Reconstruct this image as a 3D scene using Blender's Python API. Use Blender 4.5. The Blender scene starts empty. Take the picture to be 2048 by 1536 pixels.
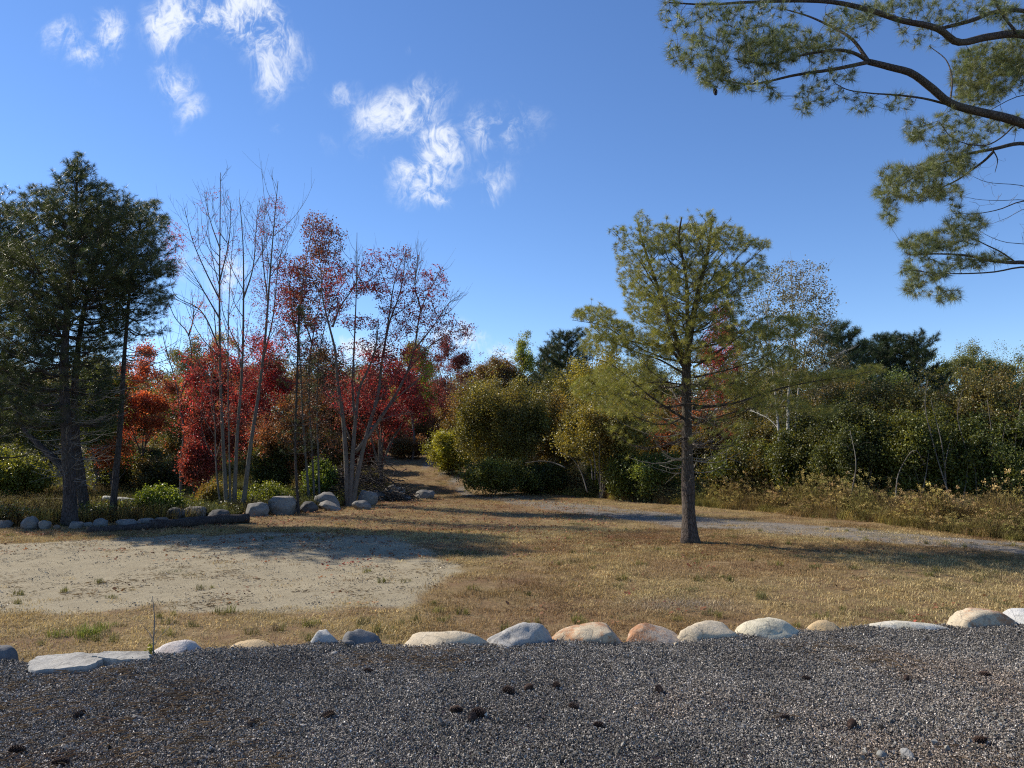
import bpy, math, random
import numpy as np
from mathutils import Vector
random.seed(7); RNG = np.random.default_rng(7)
sc = bpy.context.scene
COL = sc.collection
R = math.radians

# ------------------------------------------------------------------ camera
PITCH = math.atan(132 / 1536)
CAMZ = 1.6
cd = bpy.data.cameras.new("camera"); cam = bpy.data.objects.new("camera", cd); COL.objects.link(cam)
cam.location = (0, 0, CAMZ); cam.rotation_euler = (R(90) + PITCH, 0, 0)
cd.sensor_width = 36; cd.lens = 27; cd.clip_end = 3000; cd.clip_start = .05
sc.camera = cam

# ------------------------------------------------------------------ sun, sky, exposure
SUN_EL, SUN_TO = R(38), (0.906, -0.423)          # direction the shadows run on the ground
sl = bpy.data.lights.new("sun", 'SUN'); sl.energy = 5.0; sl.angle = R(.55); sl.color = (1, .90, .76)
so = bpy.data.objects.new("sun", sl); COL.objects.link(so)
dv = Vector((SUN_TO[0] * math.cos(SUN_EL), SUN_TO[1] * math.cos(SUN_EL), -math.sin(SUN_EL)))
so.rotation_euler = dv.to_track_quat('-Z', 'Y').to_euler(); so.location = (-30, 20, 30)
vs = sc.view_settings
vs.view_transform = 'Standard'; vs.look = 'None'; vs.exposure = 0.5; vs.gamma = 1; vs.use_curve_mapping = False
sc.cycles.max_bounces = 5; sc.cycles.diffuse_bounces = 3; sc.cycles.glossy_bounces = 2
sc.cycles.transmission_bounces = 3; sc.cycles.use_denoising = False; sc.cycles.pixel_filter_type = 'BLACKMAN_HARRIS'; sc.cycles.filter_width = 1.15; sc.cycles.sample_clamp_indirect = 4

W = bpy.data.worlds.new("World"); sc.world = W; W.use_nodes = True
wt = W.node_tree; wt.nodes.clear()
def wn(t, **k):
    n = wt.nodes.new(t)
    for a, b in k.items(): setattr(n, a, b)
    return n
def wm(op, a, b=None, c=None, clamp=False):
    n = wn('ShaderNodeMath', operation=op, use_clamp=clamp)
    for i, v in enumerate((a, b, c)):
        if v is None: continue
        if isinstance(v, (int, float)): n.inputs[i].default_value = v
        else: wt.links.new(v, n.inputs[i])
    return n.outputs[0]
sky = wn('ShaderNodeTexSky', sky_type='NISHITA', sun_disc=False)
sky.sun_elevation = SUN_EL
sky.sun_rotation = math.atan2(-SUN_TO[0], -SUN_TO[1])
sky.altitude = 200; sky.air_density = .85; sky.dust_density = .02; sky.ozone_density = 3.6
hsv = wn('ShaderNodeHueSaturation'); hsv.inputs['Saturation'].default_value = 1.12; hsv.inputs['Hue'].default_value = .506
wt.links.new(sky.outputs[0], hsv.inputs['Color'])
tc = wn('ShaderNodeTexCoord')
nrm = wn('ShaderNodeVectorMath', operation='NORMALIZE'); wt.links.new(tc.outputs['Generated'], nrm.inputs[0])
sep = wn('ShaderNodeSeparateXYZ'); wt.links.new(nrm.outputs[0], sep.inputs[0])
# a flat cloud layer high above: the direction meets the layer at (x/y, z/y) ahead of the place
yy = wm('MAXIMUM', sep.outputs[1], .05)
ca, cb = wm('DIVIDE', sep.outputs[0], yy), wm('DIVIDE', sep.outputs[2], yy)
cmb = wn('ShaderNodeCombineXYZ'); wt.links.new(ca, cmb.inputs[0]); wt.links.new(cb, cmb.inputs[1])
nz1 = wn('ShaderNodeTexNoise'); nz1.inputs['Scale'].default_value = 9; nz1.inputs['Detail'].default_value = 3
nz1.inputs['Distortion'].default_value = .4
wt.links.new(cmb.outputs[0], nz1.inputs['Vector'])
ws = wn('ShaderNodeVectorMath', operation='SUBTRACT'); ws.inputs[1].default_value = (.5, .5, .5); wt.links.new(nz1.outputs['Color'], ws.inputs[0])
wsc = wn('ShaderNodeVectorMath', operation='SCALE'); wsc.inputs['Scale'].default_value = .07; wt.links.new(ws.outputs[0], wsc.inputs[0])
wad = wn('ShaderNodeVectorMath', operation='ADD'); wt.links.new(cmb.outputs[0], wad.inputs[0]); wt.links.new(wsc.outputs[0], wad.inputs[1])
nz2 = wn('ShaderNodeTexNoise'); nz2.inputs['Scale'].default_value = 13; nz2.inputs['Detail'].default_value = 10
nz2.inputs['Roughness'].default_value = .66; nz2.inputs['Distortion'].default_value = .3
wt.links.new(wad.outputs[0], nz2.inputs['Vector'])
def ab(u, v):
    xr, yr = (u - 1024) / 1536, (768 - v) / 1536
    Y = math.cos(PITCH) - math.sin(PITCH) * yr; Z = math.sin(PITCH) + math.cos(PITCH) * yr
    return xr / Y, Z / Y
CL = [  # u, v, ru, rv, weight
    (125, 85, 38, 34, .8), (170, 112, 44, 26, .75), (215, 65, 40, 52, .85), (180, 165, 30, 16, .3),
    (345, 40, 50, 62, 1.0), (400, 30, 70, 40, 1.1), (455, 30, 75, 42, 1.1), (510, 50, 60, 50, 1.05), (545, 95, 50, 60, .95), (600, 120, 30, 50, .5), (535, 150, 34, 52, .75),
    (345, 160, 36, 42, .75), (372, 215, 26, 38, .65), (405, 122, 24, 18, .3), (690, 190, 40, 26, .55), (820, 90, 18, 14, .35), (752, 65, 24, 16, .25), (555, 262, 22, 18, .45),
    (790, 225, 74, 42, .98), (850, 205, 56, 56, .75), (740, 265, 60, 44, .45), (880, 290, 44, 60, 1.05), (850, 350, 56, 50, 1.1), (870, 385, 40, 30, .9), (655, 280, 38, 34, .35),
    (1000, 262, 70, 46, .85), (1030, 285, 48, 30, .6), (990, 350, 40, 46, .65), (985, 385, 30, 26, .6), (1060, 370, 40, 18, .25), (1145, 340, 18, 12, .25),
    (440, 540, 40, 45, .9), (385, 525, 45, 35, .7), (335, 500, 35, 40, .6), (730, 700, 60, 24, .85), (910, 680, 60, 30, .95), (1010, 705, 40, 26, .8),
    (1155, 608, 34, 14, .4), (1185, 585, 30, 22, .22),
    (-260, 240, 160, 90, .8), (-500, 80, 160, 80, .7), (2500, 200, 150, 70, .7), (900, -220, 160, 80, .8), (2700, 560, 200, 40, .7)]
acc = None
for (u, v, ru, rv, wgt) in CL:
    wgt *= .88
    a0, b0 = ab(u, v)
    s1 = wn('ShaderNodeVectorMath', operation='SUBTRACT'); s1.inputs[1].default_value = (a0, b0, 0); wt.links.new(wad.outputs[0], s1.inputs[0])
    s2 = wn('ShaderNodeVectorMath', operation='MULTIPLY'); s2.inputs[1].default_value = (1536 / ru, 1536 / rv, 0); wt.links.new(s1.outputs[0], s2.inputs[0])
    s3 = wn('ShaderNodeVectorMath', operation='LENGTH'); wt.links.new(s2.outputs[0], s3.inputs[0])
    mr = wn('ShaderNodeMapRange', interpolation_type='SMOOTHSTEP'); mr.inputs[1].default_value = 2.3; mr.inputs[2].default_value = .1
    mr.inputs[3].default_value = 0; mr.inputs[4].default_value = wgt; wt.links.new(s3.outputs['Value'], mr.inputs[0])
    acc = mr.outputs[0] if acc is None else wm('MAXIMUM', acc, mr.outputs[0])
# ridged wisps
nz3 = wn('ShaderNodeTexNoise'); nz3.inputs['Scale'].default_value = 30; nz3.inputs['Detail'].default_value = 7; nz3.inputs['Roughness'].default_value = .62; nz3.inputs['Distortion'].default_value = .9
mp3 = wn('ShaderNodeMapping'); mp3.inputs['Rotation'].default_value = (0, 0, .9); mp3.inputs['Scale'].default_value = (1.5, .8, 1); wt.links.new(wad.outputs[0], mp3.inputs[0]); wt.links.new(mp3.outputs[0], nz3.inputs['Vector'])
fil = wm('SUBTRACT', 1., wm('MULTIPLY', wm('ABSOLUTE', wm('SUBTRACT', nz3.outputs[0], .5)), 6.))
dens = wm('MULTIPLY', acc, wm('ADD', wm('MULTIPLY', fil, .5), wm('ADD', .14, wm('MULTIPLY', wm('SUBTRACT', nz2.outputs[0], .40), 3.8))))
mr = wn('ShaderNodeMapRange', interpolation_type='SMOOTHERSTEP'); mr.inputs[1].default_value = .14; mr.inputs[2].default_value = 1.25
wt.links.new(dens, mr.inputs[0])
ahead = wn('ShaderNodeMapRange'); ahead.inputs[1].default_value = .05; ahead.inputs[2].default_value = .15; wt.links.new(sep.outputs[1], ahead.inputs[0])
cden = wm('MULTIPLY', wm('MULTIPLY', mr.outputs[0], wm('GREATER_THAN', acc, .001)), wm('MULTIPLY', ahead.outputs[0], .85))
cmix = wn('ShaderNodeMix', data_type='RGBA'); wt.links.new(cden, cmix.inputs[0]); wt.links.new(hsv.outputs[0], cmix.inputs[6])
SKYS = .128
cmix.inputs[7].default_value = (.72 / SKYS, .75 / SKYS, .79 / SKYS, 1)
bg = wn('ShaderNodeBackground'); bg.inputs['Strength'].default_value = SKYS; wt.links.new(cmix.outputs[2], bg.inputs[0])
wo = wn('ShaderNodeOutputWorld'); wt.links.new(bg.outputs[0], wo.inputs[0])

# ------------------------------------------------------------------ pixel -> world helpers (authoring only)
LAWN = -0.4
def P(u, v, d):
    xr, yr = (u - 1024) / 1536, (768 - v) / 1536
    Y = math.cos(PITCH) - math.sin(PITCH) * yr; Z = math.sin(PITCH) + math.cos(PITCH) * yr
    k = d / Y
    return np.array([xr * k, d, CAMZ + Z * k])
def G(u, v, z=LAWN):
    xr, yr = (u - 1024) / 1536, (768 - v) / 1536
    Y = math.cos(PITCH) - math.sin(PITCH) * yr; Z = math.sin(PITCH) + math.cos(PITCH) * yr
    k = (z - CAMZ) / Z
    return np.array([xr * k, Y * k, z])
def sm(a, b, x):
    t = np.clip((np.asarray(x, float) - a) / (b - a), 0, 1); return t * t * (3 - 2 * t)

# numpy value noise
_T = np.random.default_rng(3).random((64, 64, 64))
def vnoise(p):
    p = np.atleast_2d(p); i = np.floor(p).astype(int); f = p - i; f = f * f * (3 - 2 * f)
    o = 0
    for dx in (0, 1):
        for dy in (0, 1):
            for dz in (0, 1):
                w = (f[:, 0] if dx else 1 - f[:, 0]) * (f[:, 1] if dy else 1 - f[:, 1]) * (f[:, 2] if dz else 1 - f[:, 2])
                o = o + w * _T[(i[:, 0] + dx) & 63, (i[:, 1] + dy) & 63, (i[:, 2] + dz) & 63]
    return o
def fbm(p, octv=4):
    p = np.atleast_2d(p).astype(float); a, s, o = 1, 0, 0
    for k in range(octv):
        o = o + a * vnoise(p * 2 ** k + 17.3 * k); s += a; a *= .5
    return o / s
def fbm2(x, y, sc_=1, octv=4, off=0):
    x = np.asarray(x, float); y = np.asarray(y, float)
    return fbm(np.stack([x.ravel() * sc_ + off, y.ravel() * sc_ + off * .7, np.zeros(x.size) + off], 1), octv).reshape(x.shape)

# ------------------------------------------------------------------ terrain functions
EDGE_X = [-12, -7, -3.9, -3.2, -2.3, -1.6, 0, 1, 2.2, 3, 4.2, 4.8, 9, 14]
_ep = [(-400, 1330), (0, 1322), (50, 1334), (240, 1330), (300, 1313), (430, 1306), (640, 1288), (800, 1292), (980, 1293), (1100, 1286), (1250, 1285),
       (1360, 1285), (1470, 1277), (1600, 1262), (1690, 1262), (1900, 1254), (2048, 1250), (2500, 1244)]
_ew = np.array([G(u, v, 0.0)[:2] for u, v in _ep])
def edge(x): return np.interp(x, _ew[:, 0], _ew[:, 1])
_tw0 = 0
_tw = np.array([G(u, v)[:2] for u, v in [(2500, 1140), (2048, 1096), (1800, 1079), (1600, 1062), (1400, 1045), (1200, 1020), (1060, 1003), (970, 990)]]
               + [(-2.6, 41), (-5.2, 47), (-8.4, 52), (-9, 58), (-7, 66)])
def seg_d(x, y, line):
    x = np.asarray(x, float); y = np.asarray(y, float); best = np.full(x.shape, 1e9)
    for a, b in zip(line[:-1], line[1:]):
        ab_ = b - a; t = np.clip(((x - a[0]) * ab_[0] + (y - a[1]) * ab_[1]) / (ab_ @ ab_), 0, 1)
        best = np.minimum(best, np.hypot(x - a[0] - t * ab_[0], y - a[1] - t * ab_[1]))
    return best
def track_d(x, y): return seg_d(x, y, _tw)
_sp = np.array([G(u, v)[:2] for u, v in [(-700, 1235), (-200, 1232), (200, 1222), (500, 1226), (700, 1222), (840, 1226), (905, 1175), (935, 1132), (880, 1100), (760, 1072), (560, 1066), (330, 1070), (150, 1082), (-100, 1098), (-600, 1110)]])
def in_poly(x, y, poly):
    x = np.asarray(x, float); y = np.asarray(y, float); c = np.zeros(x.shape, bool); n = len(poly)
    for i in range(n):
        x1, y1 = poly[i]; x2, y2 = poly[(i + 1) % n]
        if y1 == y2: continue
        k = ((y1 > y) != (y2 > y)) & (x < (x2 - x1) * (y - y1) / (y2 - y1) + x1)
        c ^= k
    return c
def sand_m(x, y):
    d = seg_d(x, y, np.vstack([_sp, _sp[:1]])); s = np.where(in_poly(x, y, _sp), d, -d)
    s = s + (fbm2(x, y, 1.3, 4, 5) - .5) * 1.3
    return sm(-.25, .45, s)
def hill(x, y):
    x = np.asarray(x, float); y = np.asarray(y, float)
    w = sm(6, -4, x)                                   # the rise lies ahead and to the left
    h = w * (1.9 * sm(33, 52, y) + 3.2 * sm(48, 110, y)) + (1 - w) * 2.5 * sm(55, 130, y)
    wet = sm(-5, -9, x) * sm(25, 27, y) * sm(37, 31, y) * .12
    return h - wet
def H(x, y):
    x = np.asarray(x, float); y = np.asarray(y, float)
    n = (fbm2(x, y, .22, 3, 2) - .5) * .22 + (fbm2(x, y, 1.1, 3, 9) - .5) * .07
    n = n * sm(7, 12, y)
    return LAWN + n + hill(x, y)
def Hs(x, y): return float(H(np.array([x]), np.array([y]))[0])
def lotz(x, y):
    x = np.asarray(x, float); y = np.asarray(y, float)
    e = edge(x) + (fbm2(x, y * 0, 3, 3, 4) - .5) * .28
    b = (fbm2(x, y, .8, 3, 1) - .5) * .05 + (fbm2(x, y, 5, 3, 8) - .5) * .022
    t = y - e
    return b + .10 * (fbm2(x, y, 2.2, 3, 6) - .42) * sm(-.7, -.1, t) - .75 * sm(-.05, .85, t)

# ------------------------------------------------------------------ mesh helpers
class MB:
    def __init__(s): s.V = []; s.F = []; s.n = 0; s.A = []
    def add(s, v, f, a=0.):
        v = np.asarray(v, float); s.V.append(v)
        for q in f: s.F.append([i + s.n for i in q])
        s.A += [a] * len(f) if np.isscalar(a) else list(a)
        s.n += len(v)
    def tube(s, pts, rad, seg=5, cap=True, flute=0):
        pts = np.asarray(pts, float); n = len(pts)
        t = np.gradient(pts, axis=0); t /= np.linalg.norm(t, axis=1)[:, None] + 1e-9
        ref = np.array([0, 0, 1.]) if abs(t[0][2]) < .8 else np.array([1., 0, 0])
        a = np.cross(t, ref); a /= np.linalg.norm(a, axis=1)[:, None] + 1e-9; b = np.cross(t, a)
        th = np.arange(seg) * 2 * math.pi / seg
        r = np.asarray(rad, float)[:, None, None]
        if flute:
            k = 1 + flute * (fbm(np.stack([np.tile(np.cos(th), n) * 1.6, np.tile(np.sin(th), n) * 1.6, np.repeat(np.arange(n) * .35, seg)], 1), 3) - .5).reshape(n, seg, 1)
            r = r * k
        ring = pts[:, None, :] + r * (np.cos(th)[None, :, None] * a[:, None, :] + np.sin(th)[None, :, None] * b[:, None, :])
        v = ring.reshape(-1, 3); f = []
        for i in range(n - 1):
            for j in range(seg):
                k = (j + 1) % seg
                f.append((i * seg + j, i * seg + k, (i + 1) * seg + k, (i + 1) * seg + j))
        if cap: f.append(tuple(range(seg))[::-1]); f.append(tuple((n - 1) * seg + j for j in range(seg)))
        s.add(v, f)
    def mesh(s, name, smooth=True):
        V = np.concatenate(s.V) if s.V else np.zeros((0, 3))
        me = bpy.data.meshes.new(name)
        fill(me, V, s.F, smooth)
        return me
def fill(me, V, F, smooth=True):
    me.vertices.add(len(V)); me.vertices.foreach_set('co', np.asarray(V, np.float32).ravel())
    ln = np.array([len(f) for f in F], np.int32); lo = np.fromiter((i for f in F for i in f), np.int32, int(ln.sum()) if len(ln) else 0)
    me.loops.add(len(lo)); me.loops.foreach_set('vertex_index', lo)
    me.polygons.add(len(F))
    if len(F):
        me.polygons.foreach_set('loop_start', np.concatenate([[0], np.cumsum(ln)[:-1]]).astype(np.int32))
        me.polygons.foreach_set('loop_total', ln)
        me.polygons.foreach_set('use_smooth', np.full(len(F), smooth))
    me.update(calc_edges=True); me.validate()
def obj(name, me, mat=None, parent=None, **props):
    o = bpy.data.objects.new(name, me); COL.objects.link(o)
    if mat is not None and me is not None:
        for m in (mat if isinstance(mat, (list, tuple)) else [mat]): me.materials.append(m)
    if parent is not None: o.parent = parent
    for k, v in props.items(): o[k] = v
    return o
def thing(name, label, cat, loc, group=None):
    o = bpy.data.objects.new(name, None); COL.objects.link(o); o.location = loc; o.empty_display_size = .3
    o['label'] = label; o['category'] = cat
    if group: o['group'] = group
    return o
def copy_tree(o, parent=None):
    c = o.copy(); COL.objects.link(c)
    if parent is not None: c.parent = parent
    for ch in [x for x in bpy.data.objects if x.parent == o]: copy_tree(ch, c)
    return c

# ------------------------------------------------------------------ scatter (geometry nodes; pieces and places live in the one mesh)
ng = bpy.data.node_groups.new("scatter", 'GeometryNodeTree')
ng.interface.new_socket("Geometry", in_out='INPUT', socket_type='NodeSocketGeometry')
ng.interface.new_socket("Geometry", in_out='OUTPUT', socket_type='NodeSocketGeometry')
def gn(t, **k):
    n = ng.nodes.new(t)
    for a, b in k.items(): setattr(n, a, b)
    return n
gi, go = gn('NodeGroupInput'), gn('NodeGroupOutput')
def gattr(nm, ty):
    n = gn('GeometryNodeInputNamedAttribute', data_type=ty); n.inputs['Name'].default_value = nm; return n.outputs['Attribute']
pid = gattr('pid', 'INT')
cmpn = gn('FunctionNodeCompare', data_type='INT', operation='LESS_THAN'); ng.links.new(pid, cmpn.inputs[2]); cmpn.inputs[3].default_value = 0
sg = gn('GeometryNodeSeparateGeometry', domain='POINT'); ng.links.new(gi.outputs[0], sg.inputs[0]); ng.links.new(cmpn.outputs[0], sg.inputs['Selection'])
si = gn('GeometryNodeSplitToInstances', domain='POINT'); ng.links.new(sg.outputs['Inverted'], si.inputs[0]); ng.links.new(pid, si.inputs['Group ID'])
ip = gn('GeometryNodeInstanceOnPoints'); ng.links.new(sg.outputs['Selection'], ip.inputs['Points']); ng.links.new(si.outputs[0], ip.inputs['Instance'])
ip.inputs['Pick Instance'].default_value = True
ng.links.new(gattr('pick', 'INT'), ip.inputs['Instance Index'])
ng.links.new(gattr('rot', 'FLOAT_VECTOR'), ip.inputs['Rotation']); ng.links.new(gattr('scl', 'FLOAT_VECTOR'), ip.inputs['Scale'])
ng.links.new(ip.outputs[0], go.inputs[0])

def scatter(name, protos, pts, rot, scl, tint, mat, parent=None, org=(0, 0, 0), pick=None, **props):
    """protos: list of MB; pts Nx3 world, org subtracted"""
    V, F, pidv, lv, n = [], [], [], [], 0
    for k, m in enumerate(protos):
        v = np.concatenate(m.V); V.append(v); F += [[i + n for i in f] for f in m.F]; pidv += [k] * len(v); lv += list(m.A); n += len(v)
    N = len(pts); V.append(np.asarray(pts) - np.asarray(org)); pidv += [-1] * N
    V = np.concatenate(V); me = bpy.data.meshes.new(name); fill(me, V, F, False)
    def pa(nm, ty, arr, key='value'):
        a = me.attributes.new(nm, ty, 'POINT'); a.data.foreach_set(key, arr)
    pa('pid', 'INT', np.array(pidv, np.int32))
    pk = np.zeros(n + N, np.int32); pk[n:] = RNG.integers(0, len(protos), N) if pick is None else pick; pa('pick', 'INT', pk)
    z = np.zeros((n + N, 3), np.float32); z[n:] = rot; pa('rot', 'FLOAT_VECTOR', z.ravel(), 'vector')
    scl = np.asarray(scl, float); scl = np.repeat(scl[:, None], 3, 1) if scl.ndim == 1 else scl
    z = np.ones((n + N, 3), np.float32); z[n:] = scl; pa('scl', 'FLOAT_VECTOR', z.ravel(), 'vector')
    z = np.zeros((n + N, 3), np.float32); z[n:] = tint; pa('tint', 'FLOAT_VECTOR', z.ravel(), 'vector')
    a = me.attributes.new('lv', 'FLOAT', 'FACE'); a.data.foreach_set('value', np.array(lv, np.float32))
    o = obj(name, me, mat, parent, **props)
    md = o.modifiers.new("scatter", 'NODES'); md.node_group = ng
    return o
def dir_rot(d):
    d = np.asarray(d, float); d = d / (np.linalg.norm(d, axis=1)[:, None] + 1e-9)
    return np.stack([np.zeros(len(d)), np.arccos(np.clip(d[:, 2], -1, 1)), np.arctan2(d[:, 1], d[:, 0])], 1)
def rnd_rot(n, tilt=.5):
    return np.stack([RNG.normal(0, tilt, n), RNG.normal(0, tilt, n), RNG.uniform(0, 6.283, n)], 1)
def palette(pts, cols, sc_=.6, var=.22, mix=.5, off=0):
    """tint from a list of colours picked by slow noise plus chance"""
    cols = np.array(cols, float); n = len(pts)
    q = fbm(np.asarray(pts) * sc_ + off, 3); q = (q - .5) * 2.2 + .5
    q = np.clip(q * (1 - mix) + RNG.random(n) * mix, 0, .999) * (len(cols) - 1)
    i = q.astype(int); f = (q - i)[:, None]; c = cols[i] * (1 - f) + cols[np.minimum(i + 1, len(cols) - 1)] * f
    return c * np.exp(RNG.normal(0, var, n))[:, None]

# ------------------------------------------------------------------ piece shapes
def leaf_proto(n, rad, size, flat=.7, seed=0, wide=.8):
    r = np.random.default_rng(seed); m = MB()
    for i in range(n):
        c = r.normal(0, rad * .5, 3); c[2] *= flat
        d = r.normal(0, 1, 3); d[2] -= .2; d /= np.linalg.norm(d)
        w = np.cross(d, r.normal(0, 1, 3)); w /= np.linalg.norm(w); up = np.cross(d, w)
        L = size * r.uniform(.7, 1.25); B = L * wide * .5
        v = [c, c + d * L * .45 + w * B + up * L * .1, c + d * L, c + d * L * .45 - w * B + up * L * .1]
        m.add(v, [(0, 1, 2), (0, 2, 3)], r.uniform(.6, 1.35))
    return m
def tuft_proto(n, L, w, seed=0, spread=1.15, axis=.05):
    r = np.random.default_rng(seed); m = MB()
    for i in range(n):
        az = r.uniform(0, 6.283); el = r.uniform(.18, spread) ; s = r.uniform(.8, 1.1) * L
        d = np.array([math.sin(el) * math.cos(az), math.sin(el) * math.sin(az), math.cos(el)])
        b = np.array([0, 0, -r.uniform(0, axis * 2) + axis * .3])
        p = np.cross(d, r.normal(0, 1, 3)); p /= np.linalg.norm(p)
        e = b + d * s; e[2] -= s * .12
        m.add([b - p * w * .5, b + p * w * .5, e], [(0, 1, 2)], r.uniform(.65, 1.35))
    return m
def grass_proto(n, rad, h, w, lean=.5, seed=0):
    r = np.random.default_rng(seed); m = MB()
    for i in range(n):
        a = r.uniform(0, 6.283); q = rad * math.sqrt(r.random()); b = np.array([q * math.cos(a), q * math.sin(a), -.01])
        a = r.uniform(0, 6.283); d = np.array([math.cos(a), math.sin(a), 0]); p = np.array([-d[1], d[0], 0]); hh = h * r.uniform(.45, 1.2); l = lean * r.uniform(.2, 1.5)
        m1 = b + d * hh * l * .35 + np.array([0, 0, hh * .6]); e = b + d * hh * l + np.array([0, 0, hh * max(.15, 1 - l * .45)])
        m.add([b - p * w * .5, b + p * w * .5, m1 + p * w * .4, m1 - p * w * .4, e], [(0, 1, 2, 3), (3, 2, 4)], r.uniform(.6, 1.3))
    return m
def weed_proto(seed, h=.9, stems=5, rad=.14, leaves=11, tip=0, lsz=.075):
    r = np.random.default_rng(seed); m = MB()
    for s in range(stems):
        a = r.uniform(0, 6.283); q = rad * math.sqrt(r.random()); b = np.array([q * math.cos(a), q * math.sin(a), -.03])
        hh = h * r.uniform(.65, 1.15); le = r.normal(0, .13, 2) * hh
        pts = [b, b + [le[0] * .3, le[1] * .3, hh * .5], b + [le[0], le[1], hh]]
        m.tube(pts, [.005, .004, .002], 3, False)
        for k in range(leaves):
            t = r.uniform(.12, .98); c = np.array(b) + [le[0] * t * t, le[1] * t * t, hh * t]
            a = r.uniform(0, 6.283); d = np.array([math.cos(a), math.sin(a), r.uniform(-.3, .8)]); d /= np.linalg.norm(d); L = lsz * r.uniform(.7, 1.4) * (1.25 - .5 * t)
            w = np.cross(d, [0, 0, 1]); w /= np.linalg.norm(w); B = L * .17
            m.add([c, c + d * L * .5 + w * B, c + d * L - [0, 0, L * .2], c + d * L * .5 - w * B], [(0, 1, 2), (0, 2, 3)], r.uniform(.6, 1.4))
        if tip:
            for k in range(tip):
                c = np.array(pts[2]) + r.normal(0, .028, 3); m.add(c + r.normal(0, .013, (3, 3)), [(0, 1, 2)], r.uniform(1, 1.5))
    return m
def rock_piece(r, s, flat=.6):
    a = r.uniform(0, 6.283, 6); 
    top = [(math.cos(t) * s * r.uniform(.6, 1), math.sin(t) * s * r.uniform(.6, 1), s * flat * r.uniform(.2, .6)) for t in np.sort(r.uniform(0, 6.283, 4))]
    v = [(s * r.normal(0, .25), s * r.normal(0, .25), s * flat)] + top + [(0, 0, -s * flat)]
    return np.array(v), [(0, 1, 2), (0, 2, 3), (0, 3, 4), (0, 4, 1), (5, 2, 1), (5, 3, 2), (5, 4, 3), (5, 1, 4)]
def gravel_proto(n, rad, s0, s1, seed):
    r = np.random.default_rng(seed); m = MB()
    for i in range(n):
        s = r.uniform(s0, s1) * (1 if r.random() > .06 else 1.7)
        v, f = rock_piece(r, s * .5, r.uniform(.35, .9))
        th = r.normal(0, .6, 2); c, q = math.cos(th[0]), math.sin(th[0]); v = v @ np.array([[1, 0, 0], [0, c, -q], [0, q, c]])
        c, q = math.cos(th[1]), math.sin(th[1]); v = v @ np.array([[c, 0, q], [0, 1, 0], [-q, 0, c]])
        st = r.uniform(.6, 1.5); v[:, 0] *= st
        c, q = math.cos(i), math.sin(i); v = v @ np.array([[c, -q, 0], [q, c, 0], [0, 0, 1]])
        a = r.uniform(0, 6.283); k = rad * math.sqrt(r.random())
        m.add(v + [k * math.cos(a), k * math.sin(a), r.uniform(0, .008)], f, float(np.exp(r.normal(0, .5))))
    return m

# ------------------------------------------------------------------ materials
def new_mat(name):
    m = bpy.data.materials.new(name); m.use_nodes = True; t = m.node_tree; t.nodes.clear()
    return m, t
class NT:
    def __init__(s, t): s.t = t
    def n(s, ty, ins=None, **k):
        n = s.t.nodes.new(ty)
        for a, b in k.items(): setattr(n, a, b)
        for a, b in (ins or {}).items():
            if hasattr(b, 'is_output') : s.t.links.new(b, n.inputs[a])
            else: n.inputs[a].default_value = b
        return n
    def math(s, op, a, b=0., clamp=False):
        return s.n('ShaderNodeMath', {0: a, 1: b}, operation=op, use_clamp=clamp).outputs[0]
    def mix(s, f, a, b, mode='MIX'):
        return s.n('ShaderNodeMix', {0: f, 6: a, 7: b}, data_type='RGBA', blend_type=mode).outputs[2]
    def noise(s, v, scale, detail=4, rough=.6, dist=0.):
        return s.n('ShaderNodeTexNoise', {'Vector': v, 'Scale': scale, 'Detail': detail, 'Roughness': rough, 'Distortion': dist})
    def ramp(s, f, stops):
        r = s.n('ShaderNodeValToRGB', {0: f}); e = r.color_ramp.elements
        while len(e) < len(stops): e.new(.5)
        for i, (p, c) in enumerate(stops): e[i].position = p; e[i].color = (*c, 1) if len(c) == 3 else c
        return r.outputs[0]
    def out(s, sh): s.n('ShaderNodeOutputMaterial', {0: sh})
def c4(c): return (c[0], c[1], c[2], 1)
def leafy(name, trans=.38, rough=.5, spec=.35, tcol=(1.15, 1.15, .6)):
    m, t = new_mat(name); n = NT(t)
    ti = n.n('ShaderNodeAttribute', attribute_type='INSTANCER', attribute_name='tint').outputs['Vector']
    lv = n.n('ShaderNodeAttribute', attribute_type='GEOMETRY', attribute_name='lv').outputs['Fac']
    c = n.n('ShaderNodeVectorMath', {0: ti, 'Scale': lv}, operation='SCALE').outputs[0]
    p = n.n('ShaderNodeBsdfPrincipled', {'Base Color': c, 'Roughness': rough, 'Specular IOR Level': spec})
    c2 = n.n('ShaderNodeVectorMath', {0: c, 1: tcol}, operation='MULTIPLY').outputs[0]
    tr = n.n('ShaderNodeBsdfTranslucent', {'Color': c2})
    n.out(n.n('ShaderNodeMixShader', {0: trans, 1: p.outputs[0], 2: tr.outputs[0]}).outputs[0])
    return m
M_leaf = leafy('leaf', .42, .42, .45, (1.35, 1.15, .55)); M_red = leafy('red_leaf', .42, tcol=(1.5, .9, .8)); M_needle = leafy('pine_needle', .36, .42, .4, (1.25, 1.25, .6)); M_grass = leafy('dry_grass', .28, .7, .2, (1.1, 1.05, .8))
M_stone = leafy('gravel_stone', 0.0, .9, .12)
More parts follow.
